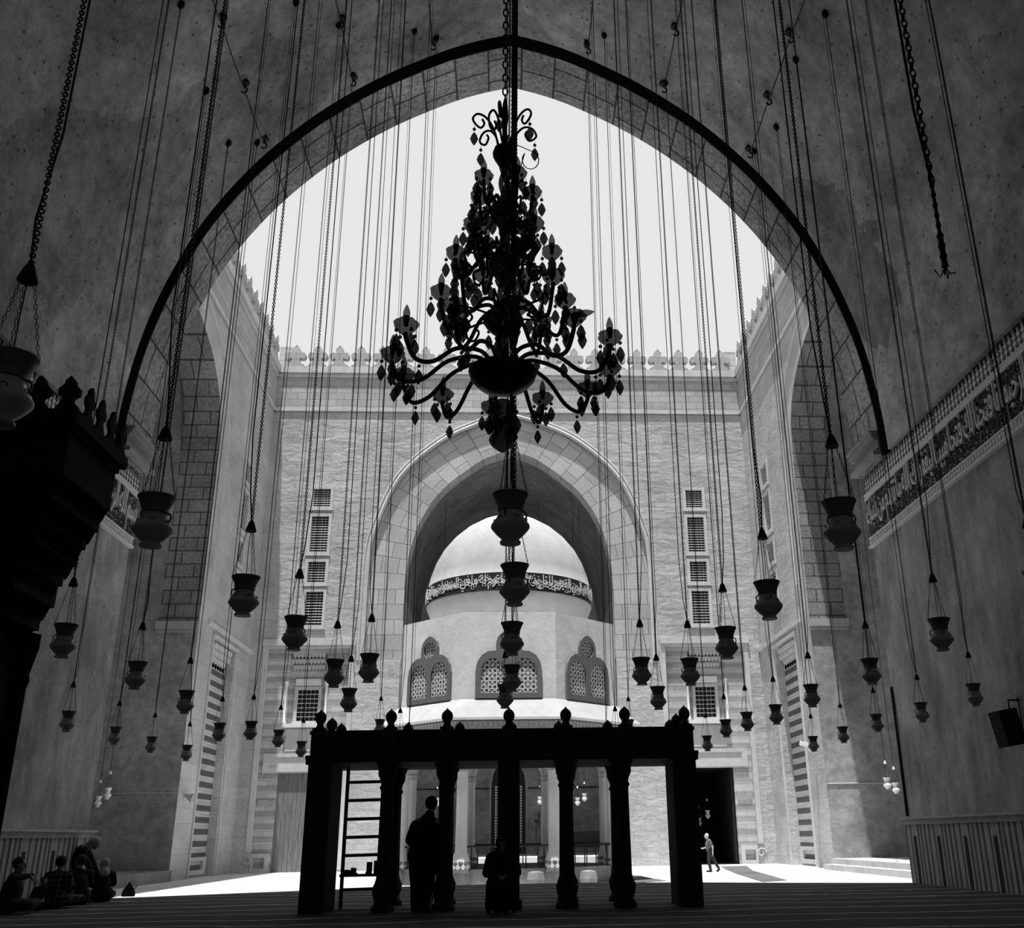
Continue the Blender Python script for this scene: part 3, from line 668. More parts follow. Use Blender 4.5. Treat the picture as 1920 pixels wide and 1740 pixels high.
for x, y in ((-2.0, .12), (-1.03, .12), (.98, .12), (1.92, .12), (-2.08, 1.75), (-1.13, 1.75), (1.04, 1.75), (1.96, 1.75)):
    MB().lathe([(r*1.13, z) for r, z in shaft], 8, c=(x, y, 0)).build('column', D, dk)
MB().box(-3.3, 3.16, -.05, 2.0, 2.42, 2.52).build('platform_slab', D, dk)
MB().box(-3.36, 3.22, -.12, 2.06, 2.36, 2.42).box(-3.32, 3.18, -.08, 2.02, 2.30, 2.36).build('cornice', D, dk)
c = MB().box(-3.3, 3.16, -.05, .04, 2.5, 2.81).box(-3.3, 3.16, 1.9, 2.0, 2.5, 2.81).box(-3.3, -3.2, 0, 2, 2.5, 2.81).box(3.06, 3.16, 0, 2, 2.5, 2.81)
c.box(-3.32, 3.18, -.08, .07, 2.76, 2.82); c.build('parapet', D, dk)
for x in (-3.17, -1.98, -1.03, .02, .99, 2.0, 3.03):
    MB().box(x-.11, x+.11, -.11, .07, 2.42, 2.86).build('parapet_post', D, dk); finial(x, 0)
for x, y, sc in ((-3.17, 1.0, 1), (-3.17, 1.93, 1), (-1.92, 1.93, 1), (-.95, 1.93, .9), (.03, 1.93, .9), (.92, 1.93, .9), (1.85, 1.93, 1), (3.03, 1.0, 1), (3.03, 1.93, 1)): finial(x, y, sc)
# ---- ladder rack with shoes, behind the left pier
P = at_y(641, 1690, 18.6); Q = at_y(708, 1690, 18.6)
ld = empty('wooden_ladder', (P.x, 18.6, 0), label='dark wooden ladder rack between the tribune\'s left pier and first column', category='ladder')
wd = Q.x-P.x
for x in (-.02, wd+.02): MB().tube([(x, 0, 0), (x, 0, 2.36)], .035, 6).build('stile', M['wood'], ld)
for v in (1432, 1467, 1501, 1536, 1570, 1604, 1668):
    z = at_y(672, v, 18.6).z; MB().tube([(-.02, 0, z), (wd+.02, 0, z+.01)], .027, 6).build('rung', M['wood'], ld)
zs = at_y(672, 1640, 18.6).z
MB().box(-.05, wd+.05, -.14, .2, zs-.03, zs+.01).build('shelf', M['wood'], ld)
def shoe(x, rz, lab, tall=.0):
    o = empty('shoe', (P.x+x, 18.6, zs+.01), rz, label=lab, category='shoe', group='shoes on the ladder shelf')
    s = MB().prism([(-.045, -.13), (.045, -.13), (.04, -.02), (.055, .08), (.03, .15), (-.03, .15), (-.055, .08), (-.04, -.02)], XY, 0, .025); s.build('sole', M['cloth_black'], o)
    s = MB().ball((0, .05, .03), .05, 10, (1, 2.0, .9)).tube([(0, -.07, .02), (0, -.075, .1+tall)], [.052, .05], 10); s.build('upper', M['cord'], o, smooth=True)
shoe(.10, 1.3, 'low black shoe lying on the shelf nearest the tribune pier'); 
shoe(.43, .2, 'tall black shoe standing mid shelf beside a matching one', .09); shoe(.56, .1, 'tall black shoe on the shelf end beside the column', .11)

# ---- minbar portal at the left
mb0 = empty('minbar', (-3.22, 7.0, 0), label='dark carved stone pulpit portal with crested muqarnas canopy', category='pulpit')
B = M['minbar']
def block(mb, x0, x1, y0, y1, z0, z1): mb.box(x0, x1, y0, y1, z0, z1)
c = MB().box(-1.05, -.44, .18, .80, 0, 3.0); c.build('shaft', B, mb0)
for x, y in ((-.44, .2), (-.42, .76)):
    MB().lathe([(.07, 0), (.07, .1), (.045, .16), (.045, 2.2), (.06, 2.25), (.05, 2.3), (.09, 2.5), (.09, 2.6)], 8, c=(x, y, 0)).build('colonnette', B, mb0)
c = MB(); n = 7
for i, (z, e, h) in enumerate(((2.62, .36, .2), (2.80, .28, .18), (2.97, .25, .17), (3.13, .17, .15), (3.27, .13, .16), (3.42, .06, .19), (3.6, .0, .34))):
    c.box(-1.28+e, .02-e, -.1+e*.6, .80-e*.2, z, z+h)
    for k in range(7):
        x = -1.22+e+(1.14-2*e)*k/6; c.lathe([(.055, z-.0), (.02, z-.09), (.004, z-.12)][::-1], 6, c=(x, e*.6-.07, 0), caps=False)
        y = -.06+e*.6+(.80-.9*e)*k/6; c.lathe([(.055, z), (.02, z-.09), (.004, z-.12)][::-1], 6, c=(-.02-e, y, 0), caps=False)
c.build('muqarnas_hood', B, mb0)
c = MB().box(-1.28, .04, -.14, .82, 3.93, 3.98).box(-1.32, .08, -.17, .86, 3.98, 4.08); c.build('cornice', B, mb0)
fl = [(.13, 0), (.13, .06), (.06, .14), (.06, .18), (.12, .22), (.125, .30), (.07, .35), (.06, .37), (.055, .41), (0, .47)]
fl = [(x*.62, z*.62) for x, z in fl]; fl = [(-x, z) for x, z in fl]+[(x, z) for x, z in fl[::-1][1:]]
for k in range(6): MB().prism(fl, lambda a, b, d, k=k: Vector((-.02-k*.215+a, -.14+d, 4.07+b)), 0, .05).build('crest_leaf', B, mb0)
for k in range(1, 5): MB().prism(fl, lambda a, b, d, k=k: Vector((.03+d, -.14+k*.225+a*.9, 4.07+b)), 0, .03).build('crest_leaf', B, mb0)
c = MB().prism([(-4.5, 0), (.18, 0), (.18, 1.1), (-4.5, 3.6)], lambda a, b, d: Vector((d, -a*-1, b)), -1.0, -.46)
c.build('stair_flank', B, mb0)

# ---- chains
_cc = {}
def chain_mesh(L, pitch, w, r):
    key = (round(L, 1), pitch)
    if key in _cc: return _cc[key]
    n = int(L/pitch)+1; c = MB(); N = 8
    for i in range(n):
        z = i*pitch; pts = []
        for k in range(N):
            a = 2*pi*k/N; x = w/2*cos(a); zz = (pitch*.66)*sin(a); pts.append((x, 0, z+zz) if i % 2 else (0, x, z+zz))
        c.tube(pts, r, 3, closed=True)
    me = bpy.data.meshes.new('chain'); me.from_pydata(c.v, [], c.f); me.materials.append(M['iron']); _cc[key] = me; return me
def chain_obj(name, x, y, z0, z1, pitch, w, r, parent=None):
    me = chain_mesh(z1-z0, pitch, w, r); o = bpy.data.objects.new(name, me); COL.objects.link(o); o.location = (x, y, z0)
    if parent: o.parent = parent
    return o
ZP = sorted([(abs(x), z) for x, z in PROF])
def vault_z(x):
    x = abs(x); best = 9.7
    for i in range(len(ZP)-1):
        if ZP[i][0] <= x <= ZP[i+1][0]+1e-9:
            t = (x-ZP[i][0])/max(ZP[i+1][0]-ZP[i][0], 1e-6); return ZP[i][1]+t*(ZP[i+1][1]-ZP[i][1])
    return best
# ---- hanging mosque lamps: one built with its parts, the rest copies
BODY = [(.0, 0), (.060, 0), (.062, .012), (.050, .024), (.055, .032), (.080, .055), (.108, .088), (.115, .100), (.114, .112), (.104, .128), (.082, .160), (.070, .186), (.071, .200)]
NECK = [(.071, .198), (.078, .204), (.076, .212), (.074, .218), (.082, .245), (.096, .280), (.104, .296), (.108, .300), (.108, .308), (.100, .306), (.088, .278), (.070, .222), (.062, .206)]
def make_lamp(pale=False, pitch=.033):
    m1 = M['lamp_pale'] if pale else M['lamp']
    r = empty('mosque_lamp', (0, 0, 0))
    b = MB().lathe(BODY, 28).build('lamp_body', m1, r, smooth='auto')
    o = MB()
    for k in range(6):
        a = k*pi/3; o.tube([(.097*cos(a+t)+.012*0, .097*sin(a+t), .137+.017*q) for t, q in [(.17*cos(j*pi/4), sin(j*pi/4)) for j in range(8)]], .0035, 4, closed=True)
    o.build('medallion', M['lamp_dark'], b)
    MB().lathe(NECK, 28, caps=False).build('lamp_neck', m1 if pale else M['lamp_dark'], r, smooth='auto')
    for k in range(3):
        a = k*2*pi/3+.3; cx, cy = cos(a), sin(a)
        MB().tube([((.078+q)*cx, (.078+q)*cy, z) for q, z in ((0, .150), (.013, .156), (.020, .178), (.014, .198), (-.004, .206))], .006, 5).build('handle', M['lamp_dark'], r)
        x1, y1, x2, y2 = .104*cx, .104*cy, .026*cx, .026*cy
        c = MB(); n = 16
        for i in range(n):
            t = (i+.5)/n; p = Vector((x1+(x2-x1)*t, y1+(y2-y1)*t, .30+(.685-.30)*t)); c.tube([p+Vector((.0065*cos(q), 0, .014*sin(q))) if i % 2 else p+Vector((0, .0065*cos(q), .014*sin(q))) for q in [j*pi/3 for j in range(6)]], .0022, 3, closed=True)
        c.build('suspension_chain', M['iron'], r)
    MB().tube([(0, 0, .32), (.004, .003, .5), (0, 0, .7)], .0028, 4).build('inner_cord', M['cord'], r)
    MB().lathe([(.042, .672), (.043, .680), (.022, .745), (.012, .762), (.004, .770)], 14).build('bell_cap', M['iron'] if not pale else m1, r, smooth='auto')
    return r
proto = make_lamp()
LH = .308
K = .765
def place_lamp(u, v, label, y=None, src=None, cord=1, group='hanging mosque lamps in the vaulted hall', top=None, sc=1.0, pitch=.019):
    """u, v: pixel of the vessel's middle; lamps hang at a common height, the hook grid gives x and y"""
    if y is None:
        p = at_z(u, v, 2.86)
        if p.y > 21.2: p = at_y(u, v, 20.9)
    else: p = at_y(u, v, y)
    r = src or copy_tree(proto)
    zb = p.z-LH*sc/2
    r.location = (p.x, p.y, zb); r.rotation_euler = (0, 0, random.uniform(0, 6)); r.scale = (sc, sc, sc)
    r['label'] = label; r['category'] = 'lamp'; r['group'] = group
    zt = (top if top is not None else vault_z(p.x)-.02)
    co = chain_obj('chain', 0, 0, .765, .765+(zt-zb)/sc-.765, pitch, .019 if pitch < .04 else .03, .0046, r)
    if src is None or not group.startswith('pale'): MB().lathe([(.012, (zt-zb)/sc-.13), (.03, (zt-zb)/sc-.10), (.075, (zt-zb)/sc-.03), (.08, (zt-zb)/sc+.05)], 10).build('ceiling_rose', M['iron'], r)
    if cord:
        a = random.uniform(-.6, .6); h = (zt-zb)/sc
        MB().tube([(0, 0, .75), (.03*cos(a), .02, 1.0), (.062*cos(a), .04*sin(a), 1.5), (.06*cos(a), .05*sin(a), h)], .0052, 4).build('power_cord', M['cord'], r)
    return r
LAMPS = [
 (10, 732, 'largest mosque lamp, cut by the picture edge above the pulpit crest'),
 (288, 978, 'large mosque lamp hanging just right of the pulpit canopy'),
 (458, 1118, 'mosque lamp hanging before the left courtyard wall, above the banded portal'),
 (553, 1188, 'mosque lamp hanging over the muqarnas bay left of the fountain'),
 (627, 1263, 'mosque lamp hanging beside the left bay, between two higher and lower lamps'),
 (654, 1313, 'small mosque lamp above the tribune between its first two finials'),
 (692, 1253, 'small mosque lamp left of the fountain drum, beside the grey panel'),
 (522, 1385, 'small mosque lamp hanging just left of the left grilled window'),
 (565, 1405, 'small mosque lamp right before the left grilled window, by the tribune corner'),
 (120, 1202, 'mosque lamp with wide open rim hanging right of the pulpit shaft'),
 (127, 1353, 'mosque lamp hanging against the left hall wall, above the sitting people'),
 (255, 1267, 'dark mosque lamp hanging before the shaded left niche wall'),
 (216, 1380, 'small mosque lamp before the left niche wall, above the tiny pale lamps'),
 (284, 1397, 'small pale-bellied mosque lamp in the middle of the left niche wall'),
 (348, 1317, 'mosque lamp at the edge of the left niche, upper of two in line'),
 (350, 1412, 'small mosque lamp at the edge of the left niche, lower of two in line'),
 (411, 1373, 'small mosque lamp hanging straight before the left banded portal'),
 (470, 1370, 'small mosque lamp hanging right of the left banded portal'),
 (957, 973, 'large mosque lamp at the centre hanging before the dome top'),
 (965, 1097, 'mosque lamp at the centre hanging before the dome lettering'),
 (960, 1198, 'mosque lamp at the centre, before the round window of the drum'),
 (960, 1272, 'mosque lamp at the centre, before the drum\'s middle screens'),
 (947, 1306, 'lowest mosque lamp at the centre, just over the middle finial'),
 (1577, 985, 'large mosque lamp hanging left of the right inscription band'),
 (1440, 1126, 'mosque lamp hanging before the right courtyard wall, above the banded portal'),
 (1362, 1206, 'mosque lamp hanging over the muqarnas bay right of the fountain'),
 (1294, 1260, 'mosque lamp hanging left of the right grilled window, higher of two'),
 (1234, 1309, 'small mosque lamp hanging above the tribune near its right end'),
 (1203, 1259, 'small mosque lamp right of the fountain drum'),
 (1326, 1394, 'small mosque lamp below the right grilled window, lowest one there'),
 (1361, 1366, 'small mosque lamp hanging by the right grilled window\'s corner'),
 (1401, 1353, 'small mosque lamp between the right bay frame and the grilled window'),
 (1455, 1340, 'mosque lamp hanging just left of the right banded portal'),
 (1522, 1305, 'mosque lamp at the sunlit edge of the right niche, upper of two'),
 (1525, 1395, 'small mosque lamp at the sunlit edge of the right niche, lower of two'),
 (1581, 1378, 'small mosque lamp before the right niche wall at the shadow edge'),
 (1633, 1260, 'mosque lamp hanging over the right niche wall, upper of two'),
 (1644, 1356, 'small mosque lamp over the right niche wall, lower of two'),
 (1728, 1336, 'small mosque lamp against the right hall wall, the farther of two low ones'),
 (1764, 1190, 'mosque lamp hanging before the bare right hall wall, highest there'),
 (1827, 1303, 'mosque lamp against the right hall wall, nearest the loudspeaker'),
]
for i, (u, v, lab) in enumerate(LAMPS): place_lamp(u, v, lab, src=proto if False else None, cord=1 if i % 3 else 1)
for u, v, y, lab in ((748, 1392, 18.6, 'mosque lamp mostly hidden behind the tribune, by its second finial'), (765, 1412, 20.9, 'mosque lamp hidden behind the tribune, its cap by the small rear finial'),
                  (712, 1364, 20.4, 'small mosque lamp half sunk behind the tribune parapet, left of second finial'), (1180, 1364, 20.4, 'mosque lamp half hidden behind the tribune\'s sixth finial'), (1155, 1388, 18.6, 'mosque lamp behind the tribune, cap before the pavilion eave right side'), (1138, 1410, 20.9, 'mosque lamp hidden behind the tribune, cap low before the eave')):
    place_lamp(u, v, lab, y=y)
place_lamp(1948, 1105, 'mosque lamp just past the right picture edge, only its chain and cord in view', y=7.6)
# pale far lamps
pale = make_lamp(True)
first = [pale]
def pale_lamp(u, v, y, lab, top, grp, sc=1.0):
    src = first.pop() if first else copy_tree(pale_src)
    for ch in list(src.children):
        if ch.name.startswith(('chain', 'power_cord')): bpy.data.objects.remove(ch)
    return place_lamp(u, v, lab, y=y, src=src, cord=0, group=grp, top=top, sc=sc, pitch=.06)
pale_src = copy_tree(pale)
for u, v, y, lab, top, grp in (
 (201, 1488, 40, 'tiny white lamp inside the left niche, the right one of the pair', 22, 'pale lamps in the left niche'), (183, 1503, 42, 'tiny grey lamp inside the left niche, the lower left of the pair', 22, 'pale lamps in the left niche'),
 (1664, 1469, 38, 'tiny white lamp inside the right niche, brighter of the pair', 22, 'pale lamps in the right niche'), (1680, 1478, 40, 'tiny grey lamp inside the right niche beside the hall pier', 22, 'pale lamps in the right niche'),
 (1083, 1503, 57.5, 'pale lamp in the far hall, lower of two side by side', 21, 'pale lamps in the far hall'), (1096, 1495, 57.5, 'pale lamp in the far hall, higher and right of two', 21, 'pale lamps in the far hall'),
 (820, 1504, 57.5, 'pale lamp in the far hall beside the standing man\'s head', 21, 'pale lamps in the far hall'), (1012, 1501, 58.5, 'pale lamp in the far hall next to a marble column', 21, 'pale lamps in the far hall'),
 (1327, 1527, 57, 'pale lamp deep in the open dark doorway, above the walking man', 4.4, 'pale lamps in the doorway'), (1311, 1541, 58, 'dim lamp deep in the doorway beside the tribune pier', 4.4, 'pale lamps in the doorway')):
    pale_lamp(u, v, y, lab, top, grp, sc=1.35 if y > 37 else 1)
for o in [pale_src, proto]:
    for ch in list(o.children_recursive): bpy.data.objects.remove(ch)
    bpy.data.objects.remove(o)

# ---- hooks and wires along the vault
HX = (-6.25, -4.14, -2.1, 2.05, 4.05, 6.2)
k = 0
for x in HX:
    zt = vault_z(x)
    MB().tube([(x, y, zt-.16-.05*sin((y-9)*pi/2)**2) for y in [9+q*.5 for q in range(25)]], .013, 4).build('support_wire', M['iron'], None, label='thin iron wire strung along the vault, %s on the %s of its ridge' % ({6: 'outermost', 4: 'middle one', 2: 'nearest'}[round(abs(x)/2)*2], 'left' if x < 0 else 'right'), category='wire', group='wires strung along the vault')
    for y in (17.0, 19.0, 21.0):
        h = empty('ceiling_hook', (x, y, zt), label='iron ceiling hook with short chain, %s, %s' % ({6: 'outer row', 4: 'middle row', 2: 'row nearest the ridge'}[round(abs(x)/2)*2]+(' left' if x < 0 else ' right'), {17.0: 'farthest from the arch ring', 19.0: 'middle of three', 21.0: 'next to the arch ring'}[y]), category='hook', group='iron hooks in the vault')
        MB().tube([(0, 0, .05), (0, 0, -.1), (.07, 0, -.17), (.07, 0, -.25), (0, 0, -.3), (-.05, 0, -.25)], .022, 6).lathe([(.11, -.03), (.12, 0), (.1, .05)], 8).build('hook_iron', M['iron'], h)
# ---- broken heavy chain with bound end
P = at_y(1748, 350, 3.86)
bc = empty('heavy_chain', tuple(P), label='heavy broken chain hanging with rope-bound frayed end, upper right', category='chain')
zt = vault_z(P.x)-P.z
chain_obj('chain_links', 0, 0, 0, zt, .040, .028, .0055, bc)
Q = at_y(1772, 500, 3.86)-P
c = MB(); pts = [Vector((0, 0, .12)).lerp(Q, t/30) for t in range(31)]
c.tube(pts, [.008+.005*(i % 3 == 0)+(.005 if i > 20 else 0) for i in range(31)], 6); c.tube([(-.03, 0, zt), (-.028, 0, .45), (0, 0, .02)], .0075, 5)
for a in range(4): c.tube([Q, Q+Vector((.025*cos(a*1.7), .01, -.03-.01*a)), Q+Vector((.05*cos(a*1.7), .01, -.025+.015*sin(a)))], .0035, 4)
c.build('bound_end', M['cord'], bc)
# central bundle of cords beside the chandelier
ZL = at_y(1000, 300, 5.9).z; P = at_y(962, 600, 5.9)
bc = empty('power_cable', (P.x, 5.9, 4.6), label='thick dark power cable running down beside the chandelier', category='cable')
MB().tube([(0, 0, 0), (.01, 0, 3), (-.005, 0, 8), (0, 0, vault_z(P.x)-4.6)], .022, 6).build('cable_line', M['cord'], bc)
MB().tube([(0, 0, ZL-4.6+.14)]+[(.12+.06*sin(a), 0, ZL-4.6+.08*cos(a)) for a in [i*.5 for i in range(12)]]+[(.03, 0, ZL-4.6-.15)], .004, 4).build('cable_loop', M['cord'], bc)

# ---- chandelier
CY = 6.6; CS = CY/8.6
def cp(u, v): return at_y(u, v, CY)
base = cp(943, 700)
ch = empty('chandelier', (base.x, CY, 0), label='tall tiered glass chandelier with candle bulbs hanging at the centre of the vault', category='chandelier')
zt = {k: cp(941, v).z for k, v in dict(top=288, b2=400, b3=497, b4=600, b5=702, end=812, hookv=215).items()}
def L(prof, name, mat, n=24, par=ch, **k): return MB().lathe(prof, n, **k).build(name, mat, par, smooth='auto')
z5 = zt['b5']; R5 = .255
L([(.02, z5-.15), (.10, z5-.14), (.18, z5-.10), (.235, z5-.04), (R5, z5+.02), (.25, z5+.03), (.235, z5-.02), (.02, z5-.10)], 'great_bowl', M['chand'])
for z, r in ((zt['b4'], .15), (zt['b3'], .12), (zt['b2'], .11), (zt['top'], .095)):
    L([(.02, z-.11), (r*.6, z-.10), (r*.95, z-.04), (r, z+.01), (r*.9, z+.04), (.02, z+.06)], 'stem_bowl', M['chand'], ripple=(10, .03))
# twisted stem
c = MB()
zs = zt['top']; ze = z5-.1
for a0 in (0, pi*2/3, pi*4/3): c.tube([(.028*cos(a0+t*22), .028*sin(a0+t*22), zs+(ze-zs)*t) for t in [i/120 for i in range(121)]], .022, 5)
c.build('twisted_stem', M['crystal'], ch)
L([(.02, z5-.2), (.09, z5-.24), (.10, z5-.32), (.06, z5-.38), (.03, z5-.42), (.06, z5-.45), (.085, z5-.51), (.07, z5-.57), (.02, z5-.61)], 'bottom_ball', M['crystal'], ripple=(12, .05))
def drop(x, y, z, s=1.0, mb=None):
    c = mb or MB(); c.ball((x, y, z), .010*s, 6); c.tube([(x, y, z+.03*s), (x, y, z)], .002, 3)
    c.lathe([(.003*s, z-.02*s), (.013*s, z-.035*s), (.022*s, z-.062*s), (.014*s, z-.085*s), (.002*s, z-.105*s)], 6, c=(x, y, 0)); return c
def cup_arm(ang, r, zc, z0, tilt=0, big=1.0, r0=.05, dip=.16):
    """S-shaped arm from the stem at z0 to a cup at radius r, height zc"""
    ca, sa = cos(ang), sin(ang)
    pts = []
    K_ = [(r0, z0), (r0+.10*(r/.8), z0+.07), (r*.50, z0+.02), (r*.72, min(z0, zc)-dip*.85), (r*.90, min(z0, zc)-dip), (r*.99, zc-dip*.65), (r, zc-.05)]
    sm = smooth_prof(K_, 5)
    arm = MB().tube([(a*ca, a*sa, z) for a, z in sm], .0165*big, 7).build('arm', M['chand'], ch, smooth=True)
    x, y = r*ca, r*sa
    MB().lathe([(.015, zc-.075), (.03, zc-.06), (.055, zc-.035), (.080*big, zc-.005), (.086*big, zc+.018), (.072*big, zc+.036), (.03, zc+.030), (.02, zc+.02)], 42, c=(x, y, 0), ripple=(7, .08)).build('cup', M['cup'], arm, smooth=True)
    if tilt: Mt = Matrix.Translation((x, y, zc+.02)) @ Matrix.Rotation(tilt, 4, 'Y') @ Matrix.Translation((-x, -y, -zc-.02))
    else: Mt = None
    b = MB(); b.lathe([(.014, zc+.0), (.018, zc+.03), (.024, zc+.065), (.024, zc+.075)], 10, c=(0, 0, 0), M4=(Mt @ Matrix.Translation((x, y, 0))) if Mt else Matrix.Translation((x, y, 0))).build('socket', M['chand'], arm)
    b = MB(); b.lathe([(.022, zc+.075), (.026, zc+.09), (.024, zc+.115), (.014, zc+.145), (.003, zc+.168)], 12, M4=(Mt @ Matrix.Translation((x, y, 0))) if Mt else Matrix.Translation((x, y, 0))).build('bulb', M['bulb'], arm, smooth=True)
    for k in range(4):
        a = k*pi/2+ang; q = drop(x+.074*cos(a), y+.074*sin(a), zc-.055, 1.5); q.build('crystal_drop', M['crystal'], arm)
    if dip > .12: drop(r*.86*ca, r*.86*sa, min(z0, zc)-dip-.05, 1.35).build('crystal_drop', M['crystal'], arm)
RA = .83
for k in range(12): cup_arm(k*pi/6+.12, RA*(1 if k % 2 else .97), z5+.10+.02*(k % 3), z5+.06, big=1.0, r0=.1, tilt=1.35 if k == 10 else 0)
for k in range(8): cup_arm(k*pi/4+.1, .47, cp(940, 552).z-.02, zt['b4']+.05, big=.95, dip=.14)
for k in range(6): cup_arm(k*pi/3-.05, .37, cp(940, 470).z-.02, zt['b3']+.03, big=.9, dip=.11)
for k in range(5): cup_arm(k*2*pi/5+.9, .25, cp(940, 425).z-.03, zt['b3']+.12, big=.85, dip=.08)
for k in range(5): cup_arm(k*2*pi/5+.15, .225, cp(940, 350).z-.03, zt['b2']+.06, big=.85, dip=.05)
for zz, rr, nn in ((zt['top']+.02, .26, 6), (zt['b2'], .2, 5), (zt['b3'], .3, 6), (zt['b4'], .36, 6)):
    for k in range(nn):   # scrolls
        a = k*2*pi/nn+.35; ca, sa = cos(a), sin(a); up_ = zz > zt['b2']+.1
        h = .30 if up_ else .05
        sp = [(.05, 0), (rr*.35, h*.6), (rr*.62, h*.95), (rr*.9, h), (rr*1.05, h*.82+.0), (rr*.98, h-.10), (rr*.8, h-.13), (rr*.68, h-.08), (rr*.75, h-.04)]
        q = MB().tube([(x*ca, x*sa, zz+z) for x, z in smooth_prof(sp, 4)], .0095, 6).build('scroll', M['chand'], ch, smooth=True)
        drop(rr*1.0*ca, rr*1.0*sa, zz+h-.16, 1.5).build('crystal_drop', M['crystal'], q)
tall = MB().tube([(x, 0, zt['top']+z) for x, z in smooth_prof([(-.0, 0), (-.035, .2), (-.06, .36), (-.095, .43), (-.13, .38), (-.125, .28), (-.095, .23), (-.07, .27), (-.085, .32)], 5)], .010, 6); tall.build('scroll', M['chand'], ch)
L([(.01, zt['top']+.02), (.022, zt['top']+.1), (.018, zt['top']+.25), (.03, zt['top']+.36), (.02, zt['top']+.5), (.006, zt['top']+.56)], 'hanging_stem', M['chand'], 8)
c = chain_obj('chandelier_chain', 0, 0, zt['top']+.55, vault_z(base.x)-.02, .07, .042, .008, ch)
for k in range(6):
    a = k*pi/3; drop(.10*cos(a), .10*sin(a), z5-.30, 1.7).build('crystal_drop', M['crystal'], ch)

MB().tube([(9.10, 23.5, 1.4), (9.11, 23.5, 3.2), (9.09, 23.45, 3.3), (9.11, 23.5, 4.3)], .03, 5).build('power_cable', M['cord'], None, label='black cable running up the end of the right hall wall above the dado', category='cable')
# ---- speakers, camera, fan, benches, bag
P = at_y(1895, 1350, 17.6)
sp = empty('loudspeaker', (9.13, 17.6, 2.5), label='black box loudspeaker on bracket high on the right hall wall', category='speaker')
MB().box(-.42, -.08, -.2, .2, 0, .62, M4=Matrix.Rotation(-.16, 4, 'Y')).build('cabinet', M['cloth_black'], sp)
MB().tube([(0.05, 0, .75), (-.2, 0, .75), (-.2, 0, .55)], .02, 5).tube([(.05, 0, .2), (-.1, 0, .2)], .02, 5).tube([(-.02, 0, .8), (-.02, 0, -1.2)], .012, 4).build('bracket', M['iron'], sp)
sp = empty('horn_speaker', (-13.92, 45.7, 3.0), label='small grey horn speaker fixed beside the left banded portal', category='speaker')
MB().lathe([(.05, 0), (.07, .15), (.22, .42)], 12, M4=Matrix.Rotation(1.9, 4, 'Y')).build('horn', M['molding'], sp); MB().tube([(-.02, 0, 0), (.15, 0, 0)], .04, 5).build('bracket', M['iron'], sp)
P = at_y(1537, 1433, 46.0)
sp = empty('security_camera', (13.92, 45.9, 4.6), label='white security camera on the sunlit right niche edge', category='camera')
MB().box(-.75, -.15, -.1, .1, .05, .25, M4=Matrix.Rotation(.2, 4, 'Y')).build('housing', M['white'], sp); MB().tube([(.02, 0, -.1), (-.3, 0, -.05), (-.35, 0, .1)], .04, 6).build('bracket', M['white'], sp)
P = at_z(240, 1681, 0)
sp = empty('cloth_bag', (P.x, P.y, 0), label='dark peaked bag with looped handle on carpet, apart from the sitting group', category='bag')
sp.scale = (.6, .6, .6); MB().lathe([(.24, 0), (.25, .12), (.18, .28), (.05, .44), (.02, .5)], 12, sy=.6).build('bag_body', M['cloth_dark'], sp); MB().tube([(.1, 0, .34), (.15, 0, .27), (.22, 0, .28), (.27, 0, .36), (.24, 0, .4)], .025, 6).tube([(.0, 0, .48), (-.0, 0, .56), (.06, 0, .6), (.1, 0, .5)], .012, 5).build('handle', M['cloth_pale'], sp)
for i, (u0, u1, lab) in enumerate(((1277, 1382, 'dark wooden bench in the far hall right of the door'), (1068, 1138, 'dark wooden bench in the far hall nearest the door'))):
    A = at_y((u0+u1)/2 if i else 1100, 1600, 60)
    xx = (2.2, 5.6) if i == 0 else (-5.4, -3.2)
    b = empty('bench', ((xx[0]+xx[1])/2, 60, .1), label='dark wooden bench in the far hall %s of the arched door' % ('right' if i == 0 else 'left'), category='bench', group='benches in the far hall')
    hw = (xx[1]-xx[0])/2
    MB().box(-hw, hw, -.3, .3, .38, .46).build('seat', M['wood'], b); MB().box(-hw, hw, .24, .32, .46, 1.25).build('backrest', M['wood'], b)
    for x in (-hw+.06, hw-.06):
        for y in (-.25, .25): MB().box(x-.05, x+.05, y-.05, y+.05, 0, .4).build('leg', M['wood'], b)
b = empty('standing_fan', (1.55, 59, .1), label='dark pedestal fan standing in the far hall beside the arched door', category='fan')
MB().lathe([(.3, 0), (.28, .05), (.03, .08)], 12).build('base', M['iron'], b); MB().tube([(0, 0, .05), (0, 0, 1.75)], .03, 6).build('pole', M['iron'], b)
MB().tube([(.12+.03, .42*cos(a), 1.85+.42*sin(a)) for a in [k*pi/8 for k in range(16)]], .03, 5, closed=True).build('guard', M['iron'], b)
for k in range(3): MB().prism([(0, 0), (.3*cos(k*2.1), .3*sin(k*2.1)), (.3*cos(k*2.1+.5), .3*sin(k*2.1+.5))], lambda a, bb, d: Vector((.1+d, a, 1.85+bb)), 0, .02).build('blade', M['iron'], b)
MB().ball((0, 0, 1.8), .1, 8).build('motor', M['iron'], b)
